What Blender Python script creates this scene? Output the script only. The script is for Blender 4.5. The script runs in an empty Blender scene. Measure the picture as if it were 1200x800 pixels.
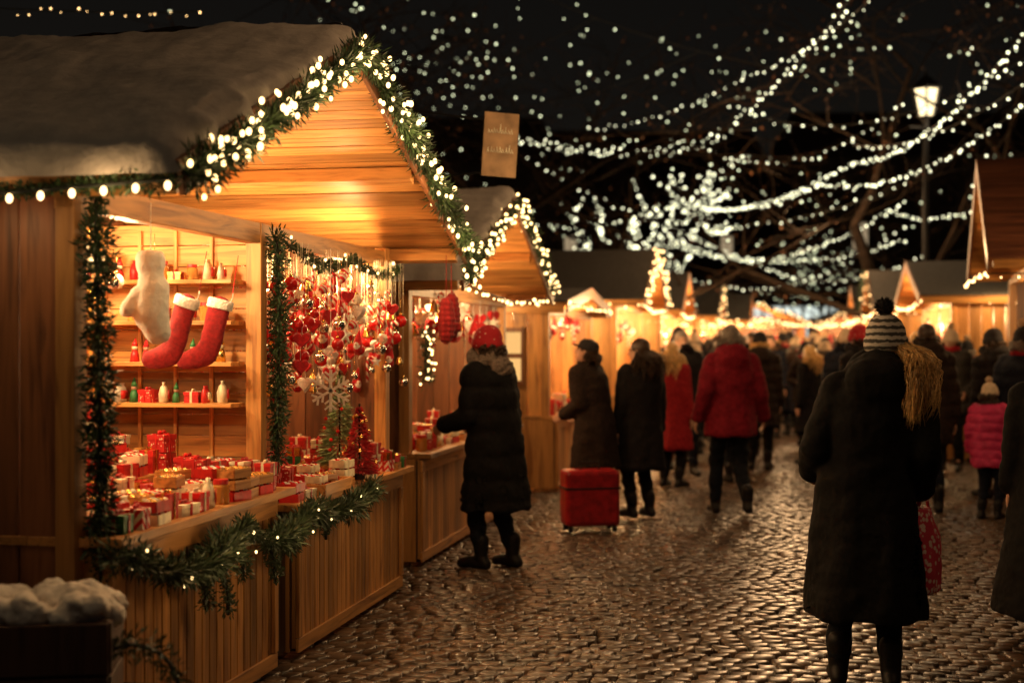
import bpy, math, random, numpy as np
from mathutils import Vector, Matrix, noise
R=random.Random(11)
scene=bpy.context.scene
COL=bpy.data.collections.new('market')   # linked to the scene at the end
scene.view_settings.view_transform='Standard'
scene.view_settings.look='None'
scene.view_settings.exposure=0
V=Vector
F=1667.0
def at(u,v,Y): return V(((u-600)/F*Y, Y, 1.6-(v-400)/F*Y))
TH=math.atan(.19)
# ---------------------------------------------------------------- materials
def newmat(name):
    m=bpy.data.materials.new(name); m.use_nodes=True
    nt=m.node_tree; b=nt.nodes['Principled BSDF']; return m,nt,b
def N(nt,t,**k):
    n=nt.nodes.new(t)
    for a,v in k.items(): setattr(n,a,v)
    return n
def ramp(nt,fac,stops):
    r=N(nt,'ShaderNodeValToRGB'); e=r.color_ramp.elements
    while len(e)<len(stops): e.new(.5)
    for i,(p,c) in enumerate(stops):
        e[i].position=p; e[i].color=(*c,1)
    nt.links.new(fac,r.inputs[0]); return r.outputs[0]
def wood(name,base,dark,scale=(14,14,1.2),rough=.5):
    m,nt,b=newmat(name)
    tc=N(nt,'ShaderNodeTexCoord'); mp=N(nt,'ShaderNodeMapping'); mp.inputs['Scale'].default_value=scale
    nt.links.new(tc.outputs['Object'],mp.inputs['Vector'])
    at_=N(nt,'ShaderNodeAttribute',attribute_name='var')
    mul=N(nt,'ShaderNodeMath',operation='MULTIPLY'); mul.inputs[1].default_value=37
    nt.links.new(at_.outputs['Fac'],mul.inputs[0])
    n=N(nt,'ShaderNodeTexNoise',noise_dimensions='4D'); n.inputs['Scale'].default_value=1.6; n.inputs['Detail'].default_value=6; n.inputs['Distortion'].default_value=1.2
    nt.links.new(mp.outputs[0],n.inputs['Vector']); nt.links.new(mul.outputs[0],n.inputs['W'])
    c=ramp(nt,n.outputs['Fac'],[(.3,dark),(.5,base),(.7,tuple(min(1,x*1.25) for x in base))])
    mr=N(nt,'ShaderNodeMapRange'); mr.inputs[3].default_value=.5; mr.inputs[4].default_value=1.2
    nt.links.new(at_.outputs['Fac'],mr.inputs[0])
    mx=N(nt,'ShaderNodeMix',data_type='RGBA',blend_type='MULTIPLY'); mx.inputs[0].default_value=1
    nt.links.new(c,mx.inputs[6]); nt.links.new(mr.outputs[0],mx.inputs[7])
    nt.links.new(mx.outputs[2],b.inputs['Base Color'])
    bp=N(nt,'ShaderNodeBump'); bp.inputs['Strength'].default_value=.35; bp.inputs['Distance'].default_value=.01
    nt.links.new(n.outputs['Fac'],bp.inputs['Height']); nt.links.new(bp.outputs[0],b.inputs['Normal'])
    b.inputs['Roughness'].default_value=rough
    return m
def simple(name,c,rough=.6,metal=0,vary=.35,scale=20,bump=.15,sheen=0,trans=0,usevar=True,dist=.01,spec=.5):
    m,nt,b=newmat(name)
    tc=N(nt,'ShaderNodeTexCoord'); n=N(nt,'ShaderNodeTexNoise'); n.inputs['Scale'].default_value=scale; n.inputs['Detail'].default_value=5
    nt.links.new(tc.outputs['Object'],n.inputs['Vector'])
    lo=tuple(x*(1-vary) for x in c); hi=tuple(min(1,x*(1+vary)) for x in c)
    cc=ramp(nt,n.outputs['Fac'],[(.3,lo),(.7,hi)])
    if usevar:
        a=N(nt,'ShaderNodeAttribute',attribute_name='var'); mr=N(nt,'ShaderNodeMapRange'); mr.inputs[3].default_value=.5; mr.inputs[4].default_value=1.3
        nt.links.new(a.outputs['Fac'],mr.inputs[0])
        mx=N(nt,'ShaderNodeMix',data_type='RGBA',blend_type='MULTIPLY'); mx.inputs[0].default_value=1
        nt.links.new(cc,mx.inputs[6]); nt.links.new(mr.outputs[0],mx.inputs[7]); cc=mx.outputs[2]
    nt.links.new(cc,b.inputs['Base Color'])
    bp=N(nt,'ShaderNodeBump'); bp.inputs['Strength'].default_value=bump; bp.inputs['Distance'].default_value=dist
    nt.links.new(n.outputs['Fac'],bp.inputs['Height']); nt.links.new(bp.outputs[0],b.inputs['Normal'])
    b.inputs['Roughness'].default_value=rough; b.inputs['Metallic'].default_value=metal
    b.inputs['Specular IOR Level'].default_value=spec
    if sheen: b.inputs['Sheen Weight'].default_value=sheen
    if trans: b.inputs['Transmission Weight'].default_value=trans
    return m
def cloth(name,c,vary=.35,scale=45,rough=.85): return simple(name,c,rough,vary=vary,scale=scale,usevar=False,spec=.16)
def emit(name,c,s):
    m=bpy.data.materials.new(name); m.use_nodes=True; nt=m.node_tree
    nt.nodes.remove(nt.nodes['Principled BSDF'])
    e=N(nt,'ShaderNodeEmission'); e.inputs[0].default_value=(*c,1); e.inputs[1].default_value=s
    nt.links.new(e.outputs[0],nt.nodes['Material Output'].inputs[0])
    m.cycles.emission_sampling='NONE'
    return m
def stripes(name,c1,c2,scale,axis='Z',thr=.5,rough=.9,dist=0.5):
    m,nt,b=newmat(name); tc=N(nt,'ShaderNodeTexCoord')
    w=N(nt,'ShaderNodeTexWave',bands_direction=axis); w.inputs['Scale'].default_value=scale; w.inputs['Distortion'].default_value=dist; w.inputs['Detail Scale'].default_value=4
    nt.links.new(tc.outputs['Object'],w.inputs['Vector'])
    c=ramp(nt,w.outputs['Fac'],[(thr-.08,c1),(thr+.08,c2)])
    nt.links.new(c,b.inputs['Base Color']); b.inputs['Roughness'].default_value=rough
    return m
def spots(name,c1,c2,scale,thr=.3,rough=.9):
    m,nt,b=newmat(name); tc=N(nt,'ShaderNodeTexCoord')
    w=N(nt,'ShaderNodeTexVoronoi'); w.inputs['Scale'].default_value=scale
    nt.links.new(tc.outputs['Object'],w.inputs['Vector'])
    c=ramp(nt,w.outputs['Distance'],[(thr-.06,c2),(thr+.06,c1)])
    nt.links.new(c,b.inputs['Base Color']); b.inputs['Roughness'].default_value=rough
    return m
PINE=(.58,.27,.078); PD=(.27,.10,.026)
mW_v=wood('pine_boards_upright',PINE,PD)
mW_x=wood('pine_boards_lengthwise',PINE,PD,(1.2,14,14))
mW_y=wood('pine_boards_crosswise',PINE,PD,(16,1.2,16))
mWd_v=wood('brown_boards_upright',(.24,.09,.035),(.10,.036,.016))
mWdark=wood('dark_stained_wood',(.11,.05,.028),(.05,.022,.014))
mRoof=simple('roofing_felt',(.05,.045,.04),.8)
mRoofW=wood('red_brown_roof_boards',(.20,.07,.035),(.09,.03,.018),(14,1.2,14))
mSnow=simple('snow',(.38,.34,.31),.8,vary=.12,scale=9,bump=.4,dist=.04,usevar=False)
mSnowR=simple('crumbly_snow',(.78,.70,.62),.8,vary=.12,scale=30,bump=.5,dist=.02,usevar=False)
mNeedle=simple('fir_needles',(.03,.062,.020),.55,vary=.5,scale=30)
mNeedleFrost=simple('frosted_needles',(.065,.10,.048),.5,vary=.5,scale=30)
mPale=simple('pale_fir_needles',(.26,.34,.15),.5,vary=.4,scale=30)
mWarm=emit('warm_bulb',(1,.64,.25),5.0)
mWarmBig=emit('warm_bulb_large',(1,.66,.30),4.5)
mWarmFar=emit('warm_bulb_distant',(1,.58,.22),6.5)
mCool=emit('pale_white_bulb',(1,.97,.62),5.5)
mCoolT=emit('pale_white_tree_bulb',(.90,.94,.58),3.6)
mGlow=emit('lantern_glass',(1,.78,.42),2.4)
mWinG=emit('lit_window',(1,.75,.45),.35)
mWinW=emit('bright_lit_window',(.9,1,.9),1.0)
mWire=simple('black_cable',(.01,.012,.01),.6)
mIron=simple('black_iron',(.010,.010,.011),.6,spec=.2)
mRed=simple('red_card',(.50,.018,.018),.4,vary=.25)
mRedG=simple('red_gloss',(.6,.015,.015),.15,vary=.15)
mRedFelt=simple('red_felt',(.50,.012,.018),.95,vary=.3,scale=60,sheen=.1)
mWhiteFelt=simple('white_plush',(.78,.73,.66),.95,vary=.2,scale=90,bump=.8,sheen=.4)
mPlush=simple('soft_white_wool',(.88,.84,.78),.95,vary=.06,scale=60,bump=.4,sheen=.3,usevar=False)
mCream=simple('cream_paper',(.78,.66,.46),.5)
mGold=simple('gold_foil',(.8,.5,.15),.25,metal=1)
mAmber=simple('amber_glass',(.75,.35,.08),.12,vary=.2,trans=.4)
mSilver=simple('silver_glass',(.8,.75,.7),.12,metal=1)
mGreenC=simple('green_card',(.03,.16,.05),.5)
mPlaid=stripes('red_white_wrap',(.6,.02,.02),(.8,.7,.6),14,'DIAGONAL')
mDots=spots('red_dotted_wrap',(.48,.02,.02),(.8,.68,.5),60,.25,.5)
mClear=simple('clear_cellophane',(.9,.8,.65),.12,vary=.1,trans=.5)
mSkin=simple('skin',(.50,.28,.19),.5,vary=.1,usevar=False)
mBlack=cloth('black_cloth',(.0075,.0068,.0072)); mBlack2=cloth('charcoal_cloth',(.012,.010,.011)); mNavy=cloth('navy_cloth',(.009,.011,.020))
mBrown=cloth('brown_cloth',(.022,.013,.010)); mGrey=cloth('grey_cloth',(.04,.036,.033)); mMaroon=cloth('dark_red_quilt',(.19,.009,.020),.3,25)
mRedCo=cloth('red_cloth',(.28,.014,.02)); mPink=cloth('pink_quilt',(.50,.035,.12),.2,20,.5); mTan=cloth('tan_cloth',(.11,.065,.038)); mJean=cloth('dark_denim',(.010,.012,.018))
mBoot=simple('black_leather',(.010,.008,.008),.5,vary=.2,usevar=False,spec=.3)
mFur=simple('grey_fur',(.20,.15,.12),.95,vary=.5,scale=90,bump=1,usevar=False)
mBlond=simple('blond_hair',(.80,.48,.18),.4,vary=.3,scale=60)
mBrownH=simple('brown_hair',(.05,.025,.013),.45,vary=.4,scale=60)
mGreyH=simple('grey_hair',(.22,.18,.15),.5,vary=.4,scale=60)
mHatBW=stripes('black_white_knit',(.05,.047,.044),(.50,.46,.41),10,'Z',thr=.48,dist=1.8)
mHatRed=spots('red_spotted_knit',(.42,.012,.02),(.62,.40,.34),34,.2)
mHatCream=simple('cream_knit',(.62,.47,.32),.95,vary=.2,scale=60,bump=.5,usevar=False)
mHatBlk=cloth('dark_knit',(.02,.018,.02))
mBagPat=spots('red_white_patterned_fabric',(.62,.05,.09),(.8,.62,.55),38,.38,.7)
mEye=simple('eye',(.05,.03,.02),.2,usevar=False)
mBark=simple('bark',(.022,.015,.011),.95,vary=.5,scale=8,bump=.5,spec=.1)
mLeafB=simple('withered_leaves',(.12,.05,.02),.8,vary=.4)
mStoneB=simple('dark_facade',(.045,.038,.034),.9,vary=.3,scale=.6)
mTile=simple('roof_tile',(.05,.03,.025),.8)
# ---------------------------------------------------------------- mesh builder
class MB:
    def __init__(s): s.v=[];s.f=[];s.m=[];s.c=[]
    def add(s,vs,fs,mi=0,c=None):
        n=len(s.v); s.v.extend([tuple(x) for x in vs]); c=R.random() if c is None else c
        for f in fs: s.f.append(tuple(i+n for i in f)); s.m.append(mi); s.c.append(c)
    def box(s,x0,x1,y0,y1,z0,z1,mi=0,c=None,M=None):
        vs=[V((x,y,z)) for x in (x0,x1) for y in (y0,y1) for z in (z0,z1)]
        if M is not None: vs=[M@p for p in vs]
        s.add(vs,[(0,1,3,2),(4,6,7,5),(0,4,5,1),(2,3,7,6),(0,2,6,4),(1,5,7,3)],mi,c)
    def tube(s,pts,rad,n=8,mi=0,c=None,cap=True):
        pts=[V(p) for p in pts]
        if not hasattr(rad,'__len__'): rad=[rad]*len(pts)
        ref=V((0,0,1))
        vs=[]
        for i,p in enumerate(pts):
            a=pts[max(i-1,0)]; b=pts[min(i+1,len(pts)-1)]; d=(b-a)
            d=d.normalized() if d.length>1e-9 else V((0,0,1))
            r_=ref if abs(d.dot(ref))<.95 else V((1,0,0))
            x=d.cross(r_).normalized(); y=d.cross(x)
            for k in range(n):
                t=2*math.pi*k/n; vs.append(p+(x*math.cos(t)+y*math.sin(t))*rad[i])
        fs=[]
        for i in range(len(pts)-1):
            for k in range(n):
                k2=(k+1)%n; fs.append((i*n+k,i*n+k2,(i+1)*n+k2,(i+1)*n+k))
        if cap:
            fs.append(tuple(range(n))[::-1]); fs.append(tuple((len(pts)-1)*n+k for k in range(n)))
        s.add(vs,fs,mi,c)
    def sphere(s,c0,r,seg=12,rings=8,mi=0,c=None,M=None):
        if not hasattr(r,'__len__'): r=(r,r,r)
        vs=[];fs=[]; c0=V(c0)
        vs.append(V((0,0,-r[2])))
        for i in range(1,rings):
            a=-math.pi/2+math.pi*i/rings
            for k in range(seg):
                t=2*math.pi*k/seg; vs.append(V((r[0]*math.cos(a)*math.cos(t),r[1]*math.cos(a)*math.sin(t),r[2]*math.sin(a))))
        vs.append(V((0,0,r[2])))
        for k in range(seg):
            k2=(k+1)%seg; fs.append((0,1+k2,1+k)); L=1+(rings-2)*seg; fs.append((L+k,L+k2,len(vs)-1))
        for i in range(rings-2):
            for k in range(seg):
                k2=(k+1)%seg; a=1+i*seg; fs.append((a+k,a+k2,a+seg+k2,a+seg+k))
        if M is not None: vs=[M@p for p in vs]
        s.add([p+c0 for p in vs],fs,mi,c)
    def dot(s,p,r):
        n=len(s.v); px,py,pz=p
        s.v.extend([(px+x*r,py+y*r,pz+z*r) for x,y,z in DOTV])
        for f in DOTF: s.f.append(tuple(i+n for i in f)); s.m.append(0); s.c.append(.5)
    def loft(s,rings,n=24,mi=0,c=None,rib=0):
        vs=[];fs=[]
        for (z,cx,cy,rx,ry) in rings:
            for k in range(n):
                t=2*math.pi*k/n; q=1+(rib if k%2 else 0); vs.append((cx+rx*q*math.cos(t),cy+ry*q*math.sin(t),z))
        for i in range(len(rings)-1):
            for k in range(n):
                k2=(k+1)%n; fs.append((i*n+k,i*n+k2,(i+1)*n+k2,(i+1)*n+k))
        fs.append(tuple(range(n))[::-1]); fs.append(tuple((len(rings)-1)*n+k for k in range(n)))
        s.add(vs,fs,mi,c)
    def limb(s,pts,rad,n=14):
        for i in range(len(pts)):
            s.sphere(pts[i],rad[i],n,8)
            if i: s.tube([pts[i-1],pts[i]],[rad[i-1],rad[i]],n)
    def needle(s,p,d,l,w,mi=0,c=None):
        d=d.normalized(); r_=V((R.uniform(-1,1),R.uniform(-1,1),R.uniform(-1,1)))
        x=d.cross(r_)
        if x.length<1e-5: return
        x=x.normalized()*w*.5
        s.add([p,p+d*l*.45+x,p+d*l,p+d*l*.45-x],[(0,1,2,3)],mi,c)
    def mesh(s,name,mats,smooth=False):
        me=bpy.data.meshes.new(name); me.from_pydata(s.v,[],s.f)
        for m in (mats if isinstance(mats,(list,tuple)) else [mats]): me.materials.append(m)
        me.polygons.foreach_set('material_index',s.m)
        a=me.attributes.new('var','FLOAT','FACE'); a.data.foreach_set('value',s.c)
        if smooth: me.polygons.foreach_set('use_smooth',[True]*len(s.f))
        me.update(); return me
_d=MB(); _d.sphere((0,0,0),1,6,5); DOTV=_d.v; DOTF=_d.f
def put(name,me,parent=None,loc=(0,0,0),rz=0,label=None,category=None,group=None,kind=None,bevel=0):
    o=bpy.data.objects.new(name,me); COL.objects.link(o); o.location=loc; o.rotation_euler=(0,0,rz)
    if parent: o.parent=parent
    if label: o['label']=label
    if category: o['category']=category
    if group: o['group']=group
    if kind: o['kind']=kind
    if bevel:
        b=o.modifiers.new('Bevel','BEVEL'); b.width=bevel; b.segments=2; b.limit_method='ANGLE'
    return o
def thing(name,label,category,loc=(0,0,0),rz=0,group=None):
    return put(name,None,None,loc,rz,label,category,group)
def copy_tree(o,loc,rz=None,label=None,mats=None,scale=None):
    n=o.copy(); n.location=loc
    if rz is not None: n.rotation_euler=(0,0,rz)
    if label: n['label']=label
    if scale: n.scale=(scale,)*3
    COL.objects.link(n)
    for ch in KIDS[o.name]:
        k=ch.copy(); k.parent=n; COL.objects.link(k)
        if mats:
            base=ch.name.split('.')[0]
            if base in mats and k.data:
                k.material_slots[0].link='OBJECT'; k.material_slots[0].material=mats[base]
    return n
KIDS={}
def lamp(parent,loc,power,color=(1,.62,.27),r=.06,name='stall_lamp'):
    l=bpy.data.lights.new(name,'POINT'); l.energy=power; l.color=color; l.shadow_soft_size=r
    o=bpy.data.objects.new(name,l); COL.objects.link(o); o.location=loc
    if parent: o.parent=parent
    return o
bulb_me={}
def bulbmesh(r,m):
    k=(r,m.name)
    if k not in bulb_me:
        b=MB(); b.sphere((0,0,0),(r,r,r*1.35),8,6); bulb_me[k]=b.mesh('bulb',m,True)
    return bulb_me[k]
def resample(pts,step):
    pts=[V(p) for p in pts]; out=[]
    for a,b in zip(pts,pts[1:]):
        n=max(1,int((b-a).length/step))
        for i in range(n): out.append(a.lerp(b,i/n))
    out.append(pts[-1]); return out
def garland(label,pts,rad=.07,dens=800,nb=0,br=.011,bm=None,indiv=False,toward=V((.3,-.9,0)),mat=None,group='fir garlands on the stalls',nw=.009):
    pts=[V(p) for p in pts]; o0=pts[0].copy(); P=resample(pts,.03)
    b=MB(); L=.03*len(P)
    b.tube([p-o0 for p in P],.008,5,1)
    for i in range(int(dens*L)):
        k=R.randrange(len(P)-1); p=P[k]-o0; d=(P[k+1]-P[k]).normalized()
        q=V((R.gauss(0,1),R.gauss(0,1),R.gauss(0,1))).normalized()
        rr=rad*(.8+.7*noise.noise(P[k]*6))
        b.needle(p+q*rr*R.random()*.85,q+d*R.uniform(-.9,1),rr*R.uniform(.35,.75),nw,0)
    o=put('fir_garland',b.mesh('fir_garland',[mat or mNeedle,mWire]),None,o0,0,label,'garland',group)
    if nb:
        bp=[]
        for i in range(nb):
            k=min(len(P)-2,int((i+R.random()*.9)/nb*len(P)))
            q=(V((R.gauss(0,1),R.gauss(0,1),R.gauss(0,1))).normalized()+toward*.9).normalized()
            bp.append(P[k]-o0+q*rad*R.uniform(.5,1.2))
        if indiv:
            me=bulbmesh(br,bm or mWarm)
            for q in bp[:100]: put('light_bulb',me,o,q,0).scale=(R.uniform(.75,1.15),)*3
        else:
            c=MB()
            for q in bp: c.dot(q,br)
            put('light_bulbs',c.mesh('light_bulbs',bm or mWarm,True),o,kind='stuff')
    return o
def sagpts(a,b,sag,n=24):
    a=V(a);b=V(b); return [a.lerp(b,i/n)-V((0,0,sag*4*(i/n)*(1-i/n))) for i in range(n+1)]
def string(label,pts,step=.35,r=.03,m=None,jit=.05,indiv=False,group='strings of lights over the street'):
    pts=[V(p) for p in pts]; o0=pts[0].copy(); P=resample(pts,step)
    b=MB(); b.tube([p-o0 for p in resample(pts,.5)],.006,4)
    o=put('light_string',b.mesh('light_string',mWire),None,o0,0,label,'string lights',group)
    if indiv:
        for p in P[:100]: put('light_bulb',bulbmesh(r,m),o,p-o0+V((0,0,-.02)))
        return o
    c=MB()
    for p in P: c.dot(p-o0+V((R.gauss(0,jit),R.gauss(0,jit),R.gauss(0,jit)-.02)),r*R.uniform(.55,1.2))
    put('light_bulbs',c.mesh('light_bulbs',m or mCool,True),o,kind='stuff')
    return o
def remesh(mb,voxel,name,mats,it=4,fn=None):
    me=mb.mesh('tmp',mats,True); o=bpy.data.objects.new('tmp',me); scene.collection.objects.link(o)
    r=o.modifiers.new('r','REMESH'); r.mode='VOXEL'; r.voxel_size=voxel; r.use_smooth_shade=True
    if it: s=o.modifiers.new('s','SMOOTH'); s.factor=.5; s.iterations=it
    dg=bpy.context.evaluated_depsgraph_get(); dg.update()
    nm=bpy.data.meshes.new_from_object(o.evaluated_get(dg)); bpy.data.objects.remove(o); bpy.data.meshes.remove(me)
    nm.name=name
    if fn:
        for v in nm.vertices: v.co+=v.normal*fn(v.co)
    nm.materials.clear()
    for m in (mats if isinstance(mats,(list,tuple)) else [mats]): nm.materials.append(m)
    nm.polygons.foreach_set('use_smooth',[True]*len(nm.polygons)); nm.polygons.foreach_set('material_index',[0]*len(nm.polygons))
    return nm
# ---------------------------------------------------------------- stall
def stall(label,x,y,rz,L,D,ze,zp,s0,s1,rs,ovf,wallmat=None,snow=True,counter=((.1,1.0,.8),),ctop=((0,1,.5,.8),),roofmat=None,bw=.13,group='wooden market stalls along the street'):
    E=thing('market_stall',label,'market stall',(x,y,0),rz,group)
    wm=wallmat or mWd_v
    M=Matrix.Translation((x,y,0))@Matrix.Rotation(rz,4,'Z')
    def planks_v(name,fixed,a0,a1,z0,z1,axis,w=.16,th=.03,mat=None):
        b=MB(); n=max(1,round((a1-a0)/w)); w=(a1-a0)/n
        for i in range(n):
            u0=a0+i*w+.003;u1=a0+(i+1)*w-.004; off=R.uniform(-.004,.004)
            if axis=='y': b.box(fixed-th/2+off,fixed+th/2+off,u0,u1,z0,z1)
            else: b.box(u0,u1,fixed-th/2+off,fixed+th/2+off,z0,z1)
        return put(name,b.mesh(name,mat or wm),E,bevel=.003)
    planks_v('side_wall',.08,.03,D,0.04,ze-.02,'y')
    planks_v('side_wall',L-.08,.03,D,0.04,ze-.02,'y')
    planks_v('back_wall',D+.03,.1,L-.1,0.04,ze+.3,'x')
    for s in (.08,L-.08):
        b=MB(); b.box(s-.05,s+.05,-.05,.025,0,ze+.0); put('post',b.mesh('post',mW_v),E,bevel=.004)
    for (sa,sb) in ((s0,rs),(s1,rs)):
        dv=V((sb-sa,0,zp-ze)); sl=dv.length; ey=dv.normalized(); ex=V((0,1,0)); ez=ex.cross(ey)
        if ez.z<0: ez=-ez
        Mx=Matrix(((ex.x,ey.x,ez.x,sa),(ex.y,ey.y,ez.y,0),(ex.z,ey.z,ez.z,ze),(0,0,0,1)))
        b=MB(); n=max(5,round(sl/bw)); w=sl/n
        for j in range(n): b.box(-ovf,D+.15,j*w+.003,(j+1)*w-.005,-.012+R.uniform(-.003,.003),.015,0,None,Mx)
        if roofmat:
            for j in range(n): b.box(-ovf-.01,D+.17,j*w-.02,(j+1)*w+.01,.018+.004*(j%2),.040+.004*(j%2),1,None,Mx)
        else: b.box(-ovf-.01,D+.17,-.02,sl,.018,.035,1,.5,Mx)
        rf=put('roof_slope',b.mesh('roof_slope',[mW_y,roofmat or mRoof]),E)
        b=MB(); b.box(-ovf-.035,-ovf-.012,-.04,sl+.01,-.09,.04,0,.5,Mx); put('bargeboard',b.mesh('bargeboard',mWd_v),E,bevel=.003)
        b=MB(); b.box(-ovf+.02,D+.1,sl*.47,sl*.47+.07,-.10,-.018,0,.6,Mx); b.box(-ovf+.02,D+.1,.01,.07,-.10,-.018,0,.5,Mx); put('purlin',b.mesh('purlin',mW_y),E,bevel=.004)
        if snow:
            b=MB(); nx=100; ny=50; vs=[];fs=[]
            for i in range(nx+1):
                for j in range(ny+1):
                    a=-ovf-.03+(D+.2+ovf)*i/nx; c=-.07+(sl+.10)*j/ny
                    e=min(i,nx-i)/nx*(D+ovf)/.12; e2=(j/ny)*sl/.14; e=min(1,e,e2); f=math.sqrt(max(0,1-(1-e)**2))
                    wp=V((a*1.4+x,c*1.4,sa*3))
                    z=.03+f*(.08+.05*noise.noise(wp)+.016*noise.noise(wp*4)+.008*noise.noise(wp*14)); 
                    if e<=.01: z=.0
                    c+=.05*noise.noise(wp*4)*(1 if j<4 else 0)
                    if i<4: a+=.05*noise.noise(wp*6)
                    vs.append(Mx@V((a,c,z)))
            for i in range(nx):
                for j in range(ny):
                    k=i*(ny+1)+j; fs.append((k,k+1,k+ny+2,k+ny+1))
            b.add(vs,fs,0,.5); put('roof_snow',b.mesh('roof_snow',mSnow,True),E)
    b=MB(); b.box(rs-.04,rs+.04,-ovf+.01,D+.1,zp-.13,zp-.03,0,.4); put('ridge_beam',b.mesh('ridge_beam',mW_y),E,bevel=.004)
    b=MB(); b.box(.03,L-.03,-.045,.03,ze-.12,ze-.02,0,.55); put('front_beam',b.mesh('front_beam',mW_x),E,bevel=.004)
    for (a,c,h) in counter:
        b=MB(); t=-.14; n=max(2,round((c-a)/.078)); w=(c-a)/n; z1=h-.04
        for i in range(n): b.box(a+i*w+.004,a+(i+1)*w-.005,t,t+.02,.05,z1)
        b.box(a,c,t+.021,t+.03,.05,z1-.01,2,.0)
        b.box(a-.0,c+.0,t-.018,t-.002,.03,.10,1,.5); b.box(a,c,t-.018,t-.002,z1-.09,z1-.005,1,.7)
        for q in (a,c-.05): b.box(q,q+.05,t-.022,t-.004,.105,z1-.095,0,.6)
        b.box(a,a+.02,t+.032,.45,.03,z1,0,.4); b.box(c-.02,c,t+.032,.45,.03,z1,0,.4)
        put('counter_panel',b.mesh('counter_panel',[mW_v,mW_x,mWdark]),E,bevel=.002)
    for (a,c,dd,h) in ctop:
        b=MB(); n=max(3,round((dd+.22)/.12)); w=(dd+.22)/n
        for i in range(n): b.box(a,c,-.22+i*w+.001,-.22+(i+1)*w-.002,h-.035,h)
        put('counter_top',b.mesh('counter_top',mW_x),E,bevel=.003)
    return E,M
# ---------------------------------------------------------------- goods meshes
def box_item(w,d,h,m1,m2):
    b=MB(); b.box(-w/2,w/2,-d/2,d/2,0,h*.72,0,.5); b.box(-w/2-.003,w/2+.003,-d/2-.003,d/2+.003,h*.72,h,0,.8)
    c=MB(); e=.005
    c.box(-.007,.007,-d/2-e,d/2+e,.0,h+.003,0,.5); c.box(-w/2-e,w/2+e,-.007,.007,.001,h+.0045,0,.6)
    for sg in (-1,1): 
        c.sphere((sg*.016,0,h+.011),(.016,.008,.009),8,6)
    return b.mesh('gift_box',m1),c.mesh('ribbon',m2)
def pack_item(m1,m2):
    b=MB(); b.loft([(0,0,0,.040,.022),(.004,0,0,.045,.026),(.05,0,0,.046,.028),(.085,0,0,.042,.018),(.098,0,0,.03,.006),(.112,0,0,.038,.010)],12,0,.6)
    b.box(-.028,.028,-.031,-.027,.02,.07,1,.7)
    return b.mesh('sweets_bag',[m1,m2],True)
def tray_item(m1,m2,m3):
    b=MB(); w,d=.13,.09; b.box(-w/2,w/2,-d/2,d/2,0,.028,0,.6)
    for (x0,x1,y0,y1) in ((-w/2,w/2,-d/2-.004,-d/2+.0),(-w/2,w/2,d/2,d/2+.004),(-w/2-.004,-w/2,-d/2,d/2),(w/2,w/2+.004,-d/2,d/2)): b.box(x0,x1,y0,y1,0,.042,0,.8)
    for i in range(4):
        for j in range(3):
            b.sphere((-.048+i*.032,-.028+j*.028,.036),.0135,8,6,1 if (i+j)%2 else 2)
    return b.mesh('sweets_tray',[m1,m2,m3])
def jar_item(m1,m2):
    b=MB(); b.loft([(0,0,0,.033,.033),(.006,0,0,.036,.036),(.075,0,0,.036,.036),(.085,0,0,.028,.028)],16,0,.6)
    b.loft([(.0855,0,0,.032,.032),(.105,0,0,.032,.032)],16,1,.7)
    return b.mesh('jar',[m1,m2])
def figure_item(m1,m2):
    b=MB(); b.loft([(0,0,0,.032,.028),(.05,0,0,.026,.024),(.075,0,0,.014,.014)],14,0,.6); b.sphere((0,0,.09),.019,10,8,1,.7); b.loft([(.098,0,0,.022,.022),(.12,0,0,.013,.013),(.15,.006,0,.003,.003)],12,0,.8)
    return b.mesh('figurine',[m1,m2],True)
def bauble(m,r=.04):
    b=MB(); b.sphere((0,0,-.13),r,16,10,0,.6); b.tube([(0,0,-.13+r*.95),(0,0,-.13+r+.012)],.009,8,1,.5); b.tube([(0,0,-.13+r+.012),(0,0,0)],.0012,4,1,.5)
    return b.mesh('bauble',[m,mGold],True)
def heart(m):
    b=MB(); n=28; pr=[]
    for i in range(n):
        t=2*math.pi*i/n; pr.append((.0036*16*math.sin(t)**3*.8,.0036*(13*math.cos(t)-5*math.cos(2*t)-2*math.cos(3*t)-math.cos(4*t))*.8))
    vs=[(x,-.006,z-.13) for x,z in pr]+[(x*.85,-.018,z*.85-.13) for x,z in pr]+[(x,.006,z-.13) for x,z in pr]+[(x*.85,.018,z*.85-.13) for x,z in pr]
    fs=[]
    for k in range(n):
        k2=(k+1)%n; fs+= [(k,k2,n+k2,n+k),(k,2*n+k,2*n+k2,k2),(2*n+k,3*n+k,3*n+k2,2*n+k2)]
    fs+=[tuple(n+k for k in range(n)),tuple(3*n+k for k in range(n))[::-1]]
    b.add(vs,fs,0,.6); b.tube([(0,0,-.10),(0,0,0)],.0015,4,1,.5)
    return b.mesh('heart_ornament',[m,mWhiteFelt])
def star(m,r=.055,pts=5):
    b=MB(); vs=[(0,-.012,-.13),(0,.012,-.13)]; n=pts*2
    for i in range(n):
        t=math.pi/2+2*math.pi*i/n; rr=r if i%2==0 else r*.42; vs.append((rr*math.cos(t),0,rr*math.sin(t)-.13))
    fs=[]
    for i in range(n): a=2+i;c=2+(i+1)%n; fs+=[(0,a,c),(1,c,a)]
    b.add(vs,fs,0,.7); b.tube([(0,0,-.08),(0,0,0)],.0012,4,0,.5)
    return b.mesh('star_ornament',m)
def cane(m1):
    b=MB(); p=[(0,0,-.2),(0,0,-.08)]+[(.022-.022*math.cos(t),0,-.08+.022*math.sin(t)) for t in [i*math.pi/8 for i in range(1,9)]]
    b.tube(p,.008,8,0,.6); return b.mesh('candy_cane',m1,True)
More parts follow.
